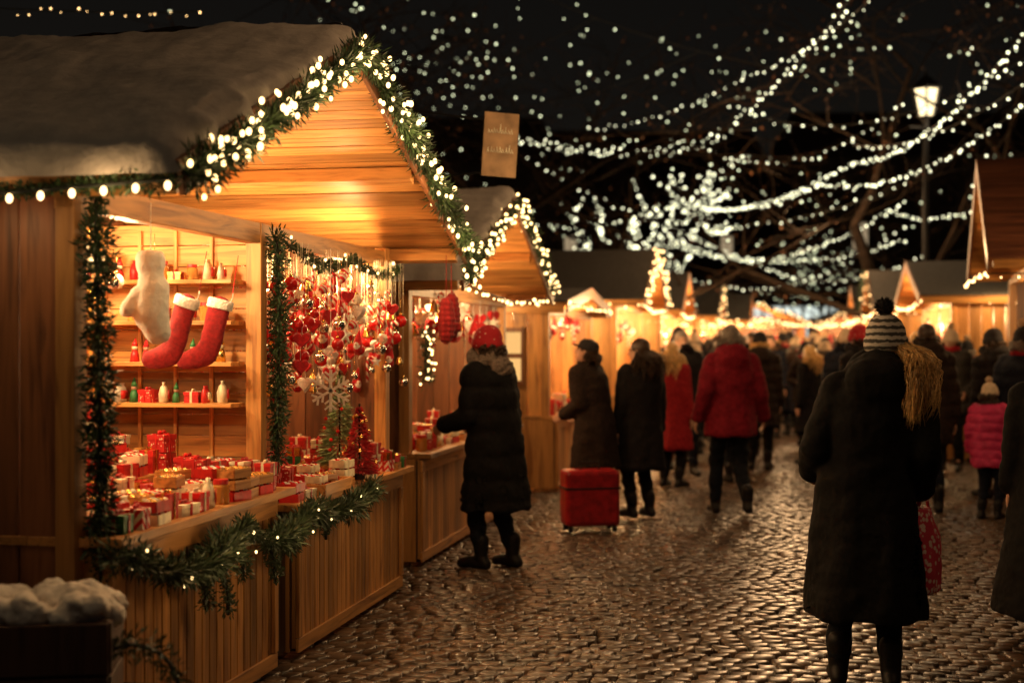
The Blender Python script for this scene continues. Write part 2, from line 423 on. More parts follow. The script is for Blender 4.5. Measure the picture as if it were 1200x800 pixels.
def gnome(m):
    b=MB(); b.sphere((0,0,-.17),(.032,.028,.035),12,8,0,.4); b.sphere((0,-.014,-.15),(.024,.02,.032),12,8,1,.8)
    b.loft([(-.145,0,0,.034,.032),(-.135,0,0,.031,.029),(-.09,.004,0,.018,.018),(-.045,.012,0,.004,.004)],12,0,.7); b.sphere((0,-.034,-.142),.008,8,6,2,.5)
    b.tube([(.012,0,-.045),(0,0,0)],.0012,4,1)
    return b.mesh('gnome_ornament',[m,mWhiteFelt,mSkin],True)
def bell(m):
    b=MB(); b.loft([(-.175,0,0,.036,.036),(-.165,0,0,.031,.031),(-.13,0,0,.022,.022),(-.11,0,0,.012,.012),(-.107,0,0,.003,.003)],14,0,.6); b.sphere((0,0,-.178),.01,8,6,0); b.tube([(0,0,-.107),(0,0,0)],.0012,4,0)
    return b.mesh('bell_ornament',m,True)
def minitree(h,r,m):
    b=MB(); b.tube([(0,0,0),(0,0,h*.95)],.006,5,1)
    b.loft([(0,0,0,.03,.03),(.03,0,0,.035,.035)],10,1)
    for i in range(1800):
        z=R.random()**1.3*.9; tier=(1-z)*(.7+.3*((z*5)%1)); a=R.uniform(0,6.28); q=V((math.cos(a),math.sin(a),-.25))
        b.needle(V((0,0,.05+z*(h-.05)))+q*r*tier*R.uniform(.1,.7),q+V((0,0,R.uniform(-.2,.4))),r*tier*R.uniform(.3,.6)+.01,.009)
    for i in range(26):
        z=R.random()*.85; a=R.uniform(0,6.28); rr=r*(1-z)*.85; b.sphere((rr*math.cos(a),rr*math.sin(a),.05+z*(h-.05)),.011,8,6,2)
    return b.mesh('ornamental_tree',[m,mBark,mGold if m is mRedFelt else mRedG])
# ---------------------------------------------------------------- STALL 1
RZ=math.pi/2-TH
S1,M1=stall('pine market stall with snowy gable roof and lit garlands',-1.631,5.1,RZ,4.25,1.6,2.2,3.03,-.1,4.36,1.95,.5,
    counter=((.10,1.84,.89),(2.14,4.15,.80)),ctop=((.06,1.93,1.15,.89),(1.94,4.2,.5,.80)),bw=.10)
def w1(s,t,z): return M1@V((s,t,z))
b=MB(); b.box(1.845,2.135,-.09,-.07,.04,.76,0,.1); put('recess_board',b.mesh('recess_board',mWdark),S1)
b=MB(); b.box(1.90,1.98,-.05,.03,.895,2.18,0,.7); put('post',b.mesh('post',mW_v),S1,bevel=.004)
b=MB()
for i in range(13): b.box(1.965,1.985,.035,1.58,.82+i*.105,.82+i*.105+.101)
put('partition',b.mesh('partition',mW_y),S1,bevel=.002)
for i in range(1,8):
    b=MB(); b.box(1.945,1.962,.03+i*.19,.03+i*.19+.018,.90,2.15,0,.9); put('partition_batten',b.mesh('partition_batten',mW_v),S1,bevel=.002)
SH=[1.30,1.50,1.70,1.90]
for z in SH:
    b=MB(); b.box(1.76,1.943,.05,1.57,z-.02,z,0,.8); put('shelf',b.mesh('shelf',mW_y),S1,bevel=.002)
for (t0,t1,z) in ((.28,.62,.99),(.625,1.12,1.09)):
    b=MB(); b.box(.14,1.70,t0,t1,.892,z,0,.5); put('display_step',b.mesh('display_step',mW_x),S1,bevel=.003)
IC=(1,.68,.32)
lamp(S1,(1.1,.30,2.05),42,IC); lamp(S1,(1.35,.8,2.0),34,IC); lamp(S1,(.5,.5,1.9),22,IC)
lamp(S1,(2.6,.25,2.04),30); lamp(S1,(3.1,.75,1.95),28); lamp(S1,(3.7,.1,2.02),30)
for s,z in ((.45,2.32),(1.1,2.56),(1.65,2.80),(2.6,2.72),(3.2,2.45),(3.9,2.25)): lamp(S1,(s,-.70,z-.06),7.8,r=.08)
for t in (-.3,.3,.9): lamp(S1,(-.26,t,2.10),2.4,r=.05)
for s in (.7,1.6,2.8): lamp(S1,(s,-.55,.78),1.5,r=.04)
TW=V((.5,-.7,.0))
garland('thick fir garland with warm lights along the gable edge',[w1(-.1,-.55,2.17),w1(.9,-.56,2.57),w1(1.95,-.56,3.02)],.088,3600,96,.0108,mWarm,True,TW)
garland('thick fir garland with warm lights along the gable edge',[w1(1.95,-.56,3.01),w1(3.1,-.56,2.62),w1(4.36,-.56,2.17),w1(4.42,-.55,1.98)],.09,3200,100,.0118,mWarm,True,TW)
garland('dark fir garland wound round the corner post',[w1(.10,-.1,2.12),w1(.08,-.12,1.5),w1(.12,-.11,.62)],.078,3400,0)
garland('fir garland wound round the middle post',[w1(1.98,-.1,2.12),w1(2.02,-.1,1.7),w1(1.99,-.1,1.0)],.062,3000,0)
garland('fir garland under the front beam of the stall',[w1(2.1,-.12,2.08)]+sagpts(w1(2.2,-.12,2.08),w1(3.2,-.12,2.08),.07,8)+sagpts(w1(3.2,-.12,2.08),w1(4.2,-.12,2.08),.07,8),.045,2000,14,.008,mWarm,True)
cg=[w1(.05,-.2,.82)]+sagpts(w1(.1,-.25,.82),w1(1.15,-.26,.80),.12,10)+sagpts(w1(1.15,-.26,.80),w1(2.05,-.26,.78),.11,10)+sagpts(w1(2.05,-.25,.76),w1(3.2,-.25,.77),.06,8)
garland('swagged fir garland along the counter front',cg,.085,4200,18,.0055,mWarm,True,mat=mNeedleFrost)
for s,zz in ((.75,.50),(.98,.44),(1.15,.56),(1.55,.48),(1.75,.58),(2.3,.58)):
    garland('hanging fir spray on the counter front',[w1(s-.10,-.24,.72),w1(s,-.25,zz+.10),w1(s+.03,-.24,zz)],.05,2200,0,mat=mNeedleFrost)
garland('thin fir garland along the stall eave',[w1(-.13,-.5,2.16),w1(-.14,.2,2.12),w1(-.13,1.5,2.15)],.045,2000,0)
string('row of warm bulbs along the stall eave',[w1(-.17,-.5,2.15),w1(-.18,.2,2.11),w1(-.17,1.2,2.14)],.115,.0125,mWarmBig,indiv=True,group='strings of bulbs on the stalls')
b=MB(); b.limb([V((0,0,.01)),V((0,0,-.10)),V((0,0,-.20)),V((-.012,0,-.245)),V((-.06,0,-.285)),V((-.105,0,-.305))],[.060,.058,.059,.064,.056,.048],16)
sm=remesh(b,.009,'stocking',mRedFelt,3,lambda p:.004*noise.noise(p*25))
for v in sm.vertices: v.co.y*=.5
b=MB()
b.loft([(.0,0,0,.064,.034),(.007,0,0,.069,.038),(.045,0,0,.069,.038),(.054,0,0,.063,.033)],24,0,.7)
b.tube([(.05,0,.05),(.055,0,.08),(.05,0,.1)],.003,5); sc_=b.mesh('cuff',mWhiteFelt,True)
def put_stocking(p,e):
    o=put('christmas_stocking',sm,None,p,0,'red felt stocking with white cuff hanging in the stall','christmas stocking','christmas stockings for sale'); put('cuff',sc_,o)
    c=MB(); c.tube([(.05,0,.09),(.03,0,.30)],.002,4); put('hanging_loop',c.mesh('hanging_loop',mRedFelt),o); o.rotation_euler=e; o.scale=(.88,)*3; return o
put_stocking(w1(1.16,.02,1.75),(0,.30,-.25))
put_stocking(w1(1.54,.02,1.75),(0,.24,.15))
b=MB(); b.limb([V((0,0,0)),V((.01,0,-.1)),V((0,0,-.2)),V((.03,0,-.28))],[.045,.072,.08,.06],16); b.loft([(-.02,0,0,.058,.05),(.0,0,0,.064,.056),(.05,0,0,.064,.056),(.07,0,0,.05,.045)],20); b.limb([V((-.05,0,-.12)),V((-.10,0,-.19))],[.038,.035],12)
hm=remesh(b,.009,'plush',mPlush,4,lambda p:.004*noise.noise(p*30))
ph=put('plush_mitten',hm,None,w1(.64,-.06,1.90),.4,'white plush mitten hanging beside the post','mitten'); ph.scale=(.92,)*3
b=MB(); b.tube([(0,0,.05),(0,0,.28)],.002,4); put('hanging_loop',b.mesh('hanging_loop',mWhiteFelt),ph)
orn=[('bauble',bauble(mRedG,.034),'glossy red glass bauble hanging in the stall','bauble'),('bauble',bauble(mSilver,.032),'silver glass bauble hanging in the stall','bauble'),('heart_ornament',heart(mRedFelt),'red felt heart hanging in the stall','heart ornament'),
('star_ornament',star(mWhiteFelt),'white star hanging in the stall','star ornament'),('candy_cane',cane(mPlaid),'striped candy cane hanging in the stall','candy cane'),('gnome_ornament',gnome(mRedFelt),'red hatted gnome ornament hanging in the stall','gnome ornament'),
('bell_ornament',bell(mGold),'gold bell hanging in the stall','bell ornament'),('bauble',bauble(mClear,.036),'clear glass bauble hanging in the stall','bauble'),('heart_ornament',heart(mWhiteFelt),'white felt heart hanging in the stall','heart ornament'),
('bauble',bauble(mPlaid,.038),'red and white striped ball hanging in the stall','bauble')]
OC={}
for i in range(480):
    nm,me,lab,cat=orn[R.choice([0,0,0,1,1,1,2,2,3,4,4,5,5,6,7,7,7,8,9])]
    if nm=='bauble' and OC.get(nm,0)>=215: continue
    OC[nm]=OC.get(nm,0)+1
    s=R.uniform(2.08,4.18); t=R.uniform(-.18,.45); 
    z=R.uniform(1.45,2.0) if i%2 else R.uniform(1.68,2.08)
    o=put(nm,me,None,w1(s,t,z),R.uniform(-.8,.8),lab,cat,'ornaments hanging from the stall beam'); o.scale=(R.uniform(.65,1.15),)*3
    if z<2.0:
        c=MB(); k=o.scale[0]; c.tube([(0,0,0),(0,0,(2.1-z)/k)],.0010,3); put('hanging_thread',c.mesh('hanging_thread',mCream),o)
glassm=[bauble(mClear,.035),bauble(mSilver,.03),star(mGold,.05)]
for i in range(30):
    s=R.uniform(.5,1.7); t=R.uniform(.1,1.0); z=R.uniform(1.95,2.14)
    o=put('bauble' if i%3<2 else 'star_ornament',glassm[i%3],None,w1(s,t,z),R.uniform(-.6,.6),'clear glass ornament hanging under the stall roof','glass ornament','ornaments hanging from the stall beam')
b=MB()
for k in range(6):
    a=k*math.pi/3; M_=Matrix.Rotation(a,4,'Y')
    b.box(-.007,.007,-.006,.006,0,.11,0,.7,M_)
    for z in (.045,.075):
        for sg in (-1,1): b.box(-.005,.005,-.005,.005,0,.04,0,.7,M_@Matrix.Translation((0,.0003*k,z))@Matrix.Rotation(sg*.9,4,'Y'))
b.tube([(0,0,.11),(0,0,.75)],.0015,4)
put('snowflake_ornament',b.mesh('snowflake',mWhiteFelt),None,w1(2.5,-.21,1.34),.0,'large white wooden snowflake hanging above the counter','snowflake ornament')
gb=[box_item(.12,.09,.07,mRed,mCream),box_item(.09,.09,.08,mDots,mRed),box_item(.14,.08,.05,mCream,mRed),box_item(.08,.07,.12,mRed,mGold),box_item(.08,.08,.07,mGreenC,mRed),box_item(.11,.08,.05,mGold,mRed),box_item(.12,.085,.09,mRedG,mCream),box_item(.09,.08,.08,mPlaid,mRed)]
gl_=['red gift box with cream ribbon on the stall','red dotted gift box on the stall','cream gift box with red ribbon on the stall','tall red gift box with gold ribbon on the stall','small green gift box with red ribbon on the stall','gold foil box with red ribbon on the stall','glossy red gift box with cream ribbon on the stall','red and white striped gift box on the stall']
gh=[.07,.08,.05,.12,.07,.05,.09,.08]
pk=[pack_item(mClear,mRed),pack_item(mCream,mRed),pack_item(mRed,mCream),pack_item(mAmber,mCream)]; jr=[jar_item(mRedG,mGold),jar_item(mAmber,mGold),jar_item(mAmber,mRed)]
tri=[tray_item(mRed,mCream,mGold),tray_item(mCream,mRedG,mCream),tray_item(mRed,mWhiteFelt,mRedG),tray_item(mW_x,mGold,mAmber)]; fig=[figure_item(mRedFelt,mSkin),figure_item(mRed,mCream),figure_item(mGold,mCream),figure_item(mGreenC,mSkin)]
CNT={'gift_box':0,'sweets_bag':0,'jar':0,'sweets_tray':0,'figurine':0}
GR='goods on the stall counters'
def place_goods(Mw,s0,s1,t0,t1,z,ds,dt,rz,sc=1,stack=.3,boxes=.45,trays=.28,figs=.0,skip=.0):
    ns=max(1,int((s1-s0)/ds)); ntt=max(1,int((t1-t0)/dt))
    for i in range(ns):
        for q in range(ntt):
            if R.random()<skip: continue
            s=s0+(i+.5)*(s1-s0)/ns+R.gauss(0,.008); t=t0+(q+.5)*(t1-t0)/ntt+R.gauss(0,.005)
            k=R.random(); r=rz+R.gauss(0,.12); p=Mw@V((s,t,z)); zz=0; s_=sc*R.uniform(.85,1.05)
            if k<boxes and CNT['gift_box']<296:
                for w_ in range(1+(R.random()<stack)+(R.random()<stack*.4)):
                    j=R.choice([0,0,1,1,2,2,3,5,5,6,7]) if w_==0 else R.choice([0,2,2,5,1])
                    if R.random()<.05: j=4
                    a,c=gb[j]; o=put('gift_box',a,None,p+V((0,0,zz)),r+R.gauss(0,.06),gl_[j],'gift box',GR); put('ribbon',c,o); o.scale=(s_,)*3
                    zz+=gh[j]*s_+.005; CNT['gift_box']+=1
                    if j==3: break
            elif k<boxes+trays and CNT['sweets_tray']<294:
                for w_ in range(1+(R.random()<.6)+(R.random()<.5)):
                    o=put('sweets_tray',R.choice(tri),None,p+V((0,0,zz)),r+R.gauss(0,.05),'small open tray of wrapped sweets on the stall','sweets tray',GR); o.scale=(sc,)*3; zz+=.051*sc; CNT['sweets_tray']+=1
            elif k<boxes+trays+figs:
                o=put('figurine',R.choice(fig),None,p,r+R.uniform(-.5,.5),'small painted figurine standing on the shelf','figurine',GR); o.scale=(sc*R.uniform(.75,1.1),)*3; CNT['figurine']+=1
            elif R.random()<.6 and CNT['sweets_bag']<290:
                o=put('sweets_bag',R.choice(pk),None,p,r+R.uniform(-.3,.3),'small bag of sweets with a label on the stall','sweets bag',GR); o.scale=(sc*R.uniform(.85,1.15),)*3; CNT['sweets_bag']+=1
            else:
                o=put('jar',R.choice(jr),None,p,r,'lidded jar standing among goods on the stall','jar',GR); o.scale=(sc*R.uniform(.75,1.05),)*3; CNT['jar']+=1
place_goods(M1,.13,1.80,-.20,.26,.89,.138,.098,RZ,1.0,.5,trays=.45,boxes=.36)
place_goods(M1,.16,1.68,.29,.61,.99,.138,.098,RZ,1.0,.6,trays=.36,boxes=.40)
place_goods(M1,.16,1.68,.64,1.10,1.09,.138,.11,RZ,1.0,.9,trays=.33,boxes=.45)
place_goods(M1,2.0,2.32,-.20,.46,.80,.14,.098,RZ,1.0,.6,trays=.4)
place_goods(M1,2.32,2.82,-.02,.46,.80,.14,.098,RZ,1.0,.6,trays=.4)
place_goods(M1,2.35,2.75,-.21,-.03,.82,.13,.085,RZ,.85,.0,boxes=.1,trays=.6)
place_goods(M1,2.82,4.12,.12,.46,.80,.14,.098,RZ,1.0,.8,trays=.4)
place_goods(M1,2.82,4.15,-.2,.10,.80,.14,.098,RZ,1.0,.4,skip=.12,trays=.4)
for z in SH: place_goods(M1,1.79,1.92,.10,1.55,z,.065,.075,RZ,.85,.1,boxes=.10,trays=.04,figs=.4,skip=.10)
tm=minitree(.45,.14,mRedFelt); put('ornamental_tree',tm,None,w1(3.05,-.20,.82),0,'small red tinsel tree standing on the counter','ornamental tree')
tm2=minitree(.60,.17,mPale); put('ornamental_tree',tm2,None,w1(3.25,-.02,.86),0,'small pale green fir tree standing on the counter','ornamental tree')
b=MB(); b.box(-.22,.22,-.10,.10,0,.015); b.box(-.22,.22,-.112,-.10,0,.06);b.box(-.22,.22,.10,.112,0,.06);b.box(-.232,-.22,-.112,.112,0,.06);b.box(.22,.232,-.112,.112,0,.06)
put('wooden_tray',b.mesh('wooden_tray',mW_x),None,w1(2.55,-.13,.803),RZ,'shallow wooden tray on the counter','wooden tray',bevel=.003)
b=MB(); b.limb([V((0,0,0)),V((0,0,-.1)),V((0,0,-.2))],[.045,.06,.05]); b.limb([V((.02,0,-.1)),V((.08,0,-.15))],[.03,.025]); mm=remesh(b,.008,'mitten',mRedFelt,3,lambda p:.003*math.sin(p.z*180)+.003*math.sin(p.x*160))
for k,(ds,dz) in enumerate(((0,0),(.14,.03))):
    o=put('knitted_mitten',mm,None,w1(4.25+ds,-.42,1.84+dz),.3+k,'red knitted mitten hanging from the roof edge','mitten','red mittens hanging from the roof'); o.scale=(1.0,)*3
    c=MB(); c.tube([(0,0,0.03),(0,0,.32)],.002,4); put('hanging_loop',c.mesh('hanging_loop',mRedFelt),o)
# ---------------------------------------------------------------- crate with snow by the wall
def crate(w,d,h):
    b=MB()
    for k in range(4):
        z=k*h/4+.004; z1=(k+1)*h/4-.006
        b.box(-w/2,w/2,-d/2-.008,-d/2+.008,z,z1);b.box(-w/2,w/2,d/2-.008,d/2+.008,z,z1);b.box(-w/2-.008,-w/2+.008,-d/2+.012,d/2-.012,z,z1);b.box(w/2-.008,w/2+.008,-d/2+.012,d/2-.012,z,z1)
    for sx in (-1,1):
        for sy in (-1,1): b.box(sx*(w/2-.02)-.02,sx*(w/2-.02)+.02,sy*(d/2-.03)-.018,sy*(d/2-.03)+.018,0,h)
    b.box(-w/2+.01,w/2-.01,-d/2+.01,d/2-.01,h-.03,h-.01)
    return b.mesh('wooden_crate',mWdark)
c1=put('wooden_crate',crate(.55,.36,.70),None,(-1.60,4.72,0),.15,'dark wooden crate topped with a mound of snow','crate',bevel=.004)
b=MB()
for i in range(60): b.sphere((R.uniform(-.25,.24),R.uniform(-.14,.14),.70+R.uniform(0,.05)),(R.uniform(.04,.09),R.uniform(.04,.07),R.uniform(.02,.06)),10,8)
put('snow_mound',remesh(b,.008,'snow_mound',mSnowR,4,lambda p:.010*noise.noise(p*24)+.005*noise.noise(p*80)),c1)
c2=put('wooden_crate',crate(.42,.34,.40),None,(-1.27,4.85,0),-.2,'low dark wooden crate beside the snow covered crate','crate',bevel=.004)
wp=[V((.15*math.cos(a),.03,.15*math.sin(a))) for a in [i*math.pi/10 for i in range(21)]]
garland('dark fir wreath leaning on the low crate',[V((-1.24,4.62,.46))+p for p in wp],.05,1500,0,group='wreaths')
# ---------------------------------------------------------------- other stalls
def trim(E,M,s0,s1,rs,ze,zp,ovf,nb=46,br=.018,glm=None,gar=True,grad=.08,dens=500):
    w=lambda s,t,z:M@V((s,t,z))
    if gar:
        garland('fir garland with warm lights along the gable edge',[w(s0,-ovf-.06,ze),w(rs,-ovf-.06,zp)],grad,dens,nb,br,glm or mWarmFar,False)
        garland('fir garland with warm lights along the gable edge',[w(rs,-ovf-.06,zp),w(s1,-ovf-.06,ze)],grad,dens,nb,br,glm or mWarmFar,False)
    string('row of warm bulbs along the front of the stall',[w(s0,-ovf,ze-.04),w((s0+s1)/2,-ovf,ze-.12),w(s1,-ovf,ze-.04)],.18,br,mWarmFar,.01,group='strings of bulbs on the stalls')
def fill(E,M,L,rz,ds=.3,hang=12,z=.8,power=24):
    place_goods(M,.2,L-.2,-.14,.34,z,ds,ds*.8,rz,min(1.8,ds/.14),.4,boxes=.4 if ds<.25 else .0)
    for i in range(hang):
        nm,me,lab,cat=R.choice(orn[2:7]+orn[8:9]); o=put(nm,me,None,M@V((R.uniform(.3,L-.3),R.uniform(-.1,.3),R.uniform(1.8,2.08))),R.random(),lab,cat,'ornaments hanging from the stall beam'); o.scale=(R.uniform(1.0,1.6),)*3
    lamp(E,(L*.3,.3,1.95),power); lamp(E,(L*.7,.4,1.95),power)
    lamp(E,(L*.5,-.55,2.0),power*.45,r=.1)
def lined(c,Y): return c+.19*Y
X2=lined(-2.72,10.15)
S2,M2=stall('pine market stall with garlanded gable roof and snow',X2,10.15,RZ,3.7,1.6,2.05,2.78,-.1,3.85,1.9,.45,counter=((.0,1.75,.8),(1.9,3.6,.8)),ctop=((0,3.7,.5,.8),))
trim(S2,M2,-.1,3.85,1.9,2.05,2.78,.45,60,.014,mWarm,dens=1300); fill(S2,M2,3.7,RZ,.15,60,power=44)
wr=[V((.0,.18*math.cos(a),.18*math.sin(a))) for a in [i*math.pi/10 for i in range(21)]]
garland('fir wreath with lights hanging at the stall front',[M2@V((.35,-.1,1.5))+p for p in wr],.07,1200,26,.010,mWarm)
XK=lined(-2.55,15.2)
SK,MK=stall('low pine kiosk with open lit hatch',XK,15.2,RZ,3.6,1.6,2.0,2.2,-.1,3.7,1.8,.25,counter=((.0,3.5,.8),),ctop=((0,3.6,.4,.8),),snow=False,wallmat=mW_v)
fill(SK,MK,3.6,RZ,.2,24,power=75); lamp(SK,(-.5,.5,1.9),16); lamp(SK,(-.6,1.2,1.7),8)  # last two lamps are added outside the kiosk to light its side wall
b=MB()
for (t0,t1) in ((.25,.72),(.85,1.32)): 
    b.box(.045,.06,t0,t1,1.15,1.75,0,.5)
put('lit_window',b.mesh('lit_window',emit('warm_hatch_glass',(1,.55,.18),1.0)),SK)
b=MB()
for (t0,t1) in ((.25,.72),(.85,1.32)):
    for z in (1.15,1.44,1.72): b.box(.03,.044,t0-.03,t1+.03,z-.02,z+.03,0,.3)
    for t in (t0-.03,(t0+t1)/2-.015,t1): b.box(.018,.029,t,t+.03,1.13,1.76,0,.3)
put('window_frame',b.mesh('window_frame',mWd_v),SK)
string('row of warm bulbs along the kiosk eave',[MK@V((-.1,-.3,2.0)),MK@V((3.7,-.3,2.0))],.2,.014,mWarmFar,.01,group='strings of bulbs on the stalls')
string('row of warm bulbs along the kiosk eave',[MK@V((-.15,-.3,2.02)),MK@V((-.15,1.7,2.02))],.16,.015,mWarmFar,.01,group='strings of bulbs on the stalls')
X3=lined(-2.5,21)
S3,M3=stall('market stall with dark roof and gable lit by garlands',X3,21,RZ,4,1.9,2.2,3.05,-.1,4.1,2.0,.45,ctop=((0,4,.5,.8),),counter=((0,4,.8),),snow=False,wallmat=mW_v)
trim(S3,M3,-.1,4.1,2,2.2,3.05,.45,34,.020); fill(S3,M3,4,RZ,.3,16,power=150); lamp(S3,(-.6,.5,1.9),40); lamp(S3,(-.6,1.4,1.8),30)  # lamps beyond the near side are added to light that wall
string('row of warm bulbs along the stall eave',[M3@V((-.15,-.4,2.15)),M3@V((-.15,2,2.15))],.2,.020,mWarmFar,.01,group='strings of bulbs on the stalls')
for c,Y,L in [(-2.4,27.5,4),(-2.0,34,4),(-1.4,41,4)]:
    E,M=stall('distant market stall with warm lit front',lined(c,Y),Y,RZ,L,2,2.2,3.0,-.1,L+.1,L/2,.45,ctop=((0,L,.5,.8),),counter=((0,L,.8),),wallmat=mW_v,snow=False)
    trim(E,M,-.1,L+.1,L/2,2.2,3.0,.45,13,.020,gar=(Y==34)); fill(E,M,L,RZ,.45,6,power=220); lamp(E,(-.6,.6,1.9),80)  # last lamp is an added fill for the side wall
TR=math.atan(.26)
SR,MR=stall('reddish wooden stall with steep board roof',5.6,15.9,-math.pi/2-TR,3.0,1.8,2.35,3.42,-.1,3.1,1.5,.45,ctop=((0,3,.5,.8),),counter=((0,3,.8),),snow=False,roofmat=mRoofW)
lamp(SR,(1.5,.3,2.0),40); lamp(SR,(2.2,-.7,2.5),14,r=.1); lamp(SR,(3.6,.4,2.3),14,r=.1)
string('row of warm bulbs along the stall front',[MR@V((-.1,-.5,2.25)),MR@V((3.1,-.5,2.25))],.14,.014,mWarmFar,.01,group='strings of bulbs on the stalls')
string('row of warm bulbs along the stall side',[MR@V((3.15,-.5,2.22)),MR@V((3.15,1.9,2.22))],.14,.013,mWarmFar,.01,group='strings of bulbs on the stalls')
place_goods(MR,.2,2.8,-.12,.3,.8,.25,.2,-math.pi/2,1.5,.5)
rr=-math.pi/2-TH
for i,(x,Y,L) in enumerate(((6.66,22.9,4),(7.75,29.6,4),(9.2,37,4))):
    E,M=stall('market stall with pine board walls and strings of bulbs',x,Y,rr,L,2.2,2.2,2.95 if i else 2.75,-.1,L+.1,L/2,.45,wallmat=mW_v,ctop=((0,L,.5,.8),),counter=((0,L,.8),),snow=False,roofmat=None)
    trim(E,M,-.1,L+.1,L/2,2.2,2.95,.45,12,.018,gar=(i==1)); fill(E,M,L,rr,.4,6,power=150)
    string('row of warm bulbs across the stall gable wall',[M@V((L+.05,-.4,2.14)),M@V((L+.05,2.3,2.14))],.16,.020,mWarmFar,.02,group='strings of bulbs on the stalls')
    lamp(E,(L+.5,.6,2.3),38); lamp(E,(L+.6,1.6,1.9),24)  # fill lamps added outside to brighten the near side wall
for i,x in enumerate((7.6,12.2,16.8,21.5)):
    E,M=stall('distant market stall facing along the street',x,56+i%2,0,4,2,2.3,3.1,-.1,4.1,2,.45,ctop=((0,4,.5,.8),),counter=((0,4,.8),),snow=False)
    trim(E,M,-.1,4.1,2,2.3,3.1,.45,16,.034); fill(E,M,4,0,.5,2,power=230)
# ---------------------------------------------------------------- sign
sg=thing('hanging_sign','worn cream sign board with two lines of faint script','sign',(at(586,400,9.6).x,9.6,0),0)
b=MB(); b.box(-.118,.118,-.012,.012,2.71,3.14,0,.5)
tilt=Matrix.Translation((0,0,2.92))@Matrix.Rotation(.06,4,'Y')@Matrix.Translation((0,0,-2.92))
me=b.mesh('sign_board',simple('painted_board',(.36,.22,.12),.7,usevar=False,scale=9,bump=.05)); me.transform(tilt)
put('sign_board',me,sg,rz=.2)
b=MB(); b.tube([(-.1,.03,3.1),(-.9,.35,3.25)],.008,6); b.tube([(-.1,.03,2.75),(-.9,.35,2.7)],.008,6); b.tube([(-.9,.35,1.8),(-.9,.35,3.4)],.025,8); put('bracket',b.mesh('bracket',mIron),sg)
b=MB()
for row,z in enumerate((3.0,2.87)):
    x=-.090
    while x<.080:
        h=R.uniform(.020,.042); b.tube([(x,-.0155,z),(x+.004,-.0155,z+h),(x+.009,-.0155,z+h*.5),(x+.013,-.0155,z)],.0028,4); 
        if R.random()<.35: b.tube([(x+.006,-.0155,z+h*.3),(x+.006,-.0155,z+h*1.5)],.0028,4)
        x+=R.uniform(.017,.024)
me=b.mesh('lettering',simple('sign_paint',(.80,.70,.55),.6,usevar=False)); me.transform(tilt)
put('lettering',me,sg,rz=.2)
lamp(sg,(.3,-.6,2.6),6)  # fill lamp added to brighten the sign board
# ---------------------------------------------------------------- ground
b=MB(); b.add([(-300,-60,-.03),(300,-60,-.03),(300,400,-.03),(-300,400,-.03)],[(0,1,2,3)])
mG,nt,bs=newmat('ground_setts')
tc=N(nt,'ShaderNodeTexCoord'); mp=N(nt,'ShaderNodeMapping'); mp.inputs['Rotation'].default_value=(0,0,TH); nt.links.new(tc.outputs['Object'],mp.inputs[0])
br=N(nt,'ShaderNodeTexBrick'); br.inputs['Scale'].default_value=4; br.inputs['Color1'].default_value=(.07,.055,.045,1); br.inputs['Color2'].default_value=(.045,.035,.03,1); br.inputs['Mortar'].default_value=(.015,.012,.01,1)
nt.links.new(mp.outputs[0],br.inputs['Vector']); nt.links.new(br.outputs['Color'],bs.inputs['Base Color']); bs.inputs['Roughness'].default_value=.5
put('ground',b.mesh('ground',mG),kind='structure')
def setts():
    sw,sh=.112,.094; s_=np.arange(4.5,40,sh); t_=np.arange(-5.2,4.6,sw)
    Sg,Tg=np.meshgrid(s_,t_,indexing='ij'); rng=np.random.default_rng(3)
    row=np.arange(len(s_))[:,None]; Tg=Tg+(row%2)*sw*.5+.05*np.sin(row*.37)+.03*np.sin(row*.9+1)+rng.normal(0,.007,Sg.shape)
    Sg=Sg+.045*np.sin(Tg*1.3+row*.06)+.02*np.sin(Tg*4.1+row*.21)+rng.normal(0,.008,Sg.shape)
    n=Sg.size; cx=Tg.ravel(); cy=Sg.ravel()
    hx=sw/2-.003+rng.normal(0,.005,n); hy=sh/2-.003+rng.normal(0,.004,n); z=rng.normal(0,.0026,n)-.004+.014*np.sin(cx*1.1)*np.sin(cy*.6); ang=rng.normal(0,.08,n)
    tx=rng.normal(0,.045,n); ty=rng.normal(0,.045,n)
    vs=np.zeros((n,12,3)); q=[(-1,-1),(1,-1),(1,1),(-1,1)]
    for L,(k,dz) in enumerate(((1,-.035),(.95,-.0055),(.74,0.0))):
        for i,(a,c) in enumerate(q):
            kk=k*(1 if L==0 else .93+.12*rng.random(n))
            x=a*hx*kk; y=c*hy*kk
            vs[:,L*4+i,0]=cx+x*np.cos(ang)-y*np.sin(ang); vs[:,L*4+i,1]=cy+x*np.sin(ang)+y*np.cos(ang); vs[:,L*4+i,2]=z+dz+x*tx+y*ty
    th=TH; X=vs[...,0]*math.cos(th)+vs[...,1]*math.sin(th); Y=-vs[...,0]*math.sin(th)+vs[...,1]*math.cos(th)
    vs[...,0]=X; vs[...,1]=Y
    fb=[]
    for L in range(2):
        for i in range(4): j=(i+1)%4; fb.append((L*4+i,L*4+j,L*4+4+j,L*4+4+i))
    fb.append((8,9,10,11)); fb=np.array(fb)
    faces=(np.arange(n)[:,None,None]*12+fb[None]).reshape(-1,4)
    me=bpy.data.meshes.new('setts'); me.vertices.add(n*12); me.vertices.foreach_set('co',vs.ravel())
    me.loops.add(faces.size); me.loops.foreach_set('vertex_index',faces.ravel())
    me.polygons.add(len(faces)); me.polygons.foreach_set('loop_start',np.arange(len(faces))*4)
    me.update(calc_edges=True)
    a=me.attributes.new('var','FLOAT','FACE'); a.data.foreach_set('value',np.repeat(rng.random(n),9))
    me.polygons.foreach_set('use_smooth',np.ones(len(faces),dtype=bool))
    return me
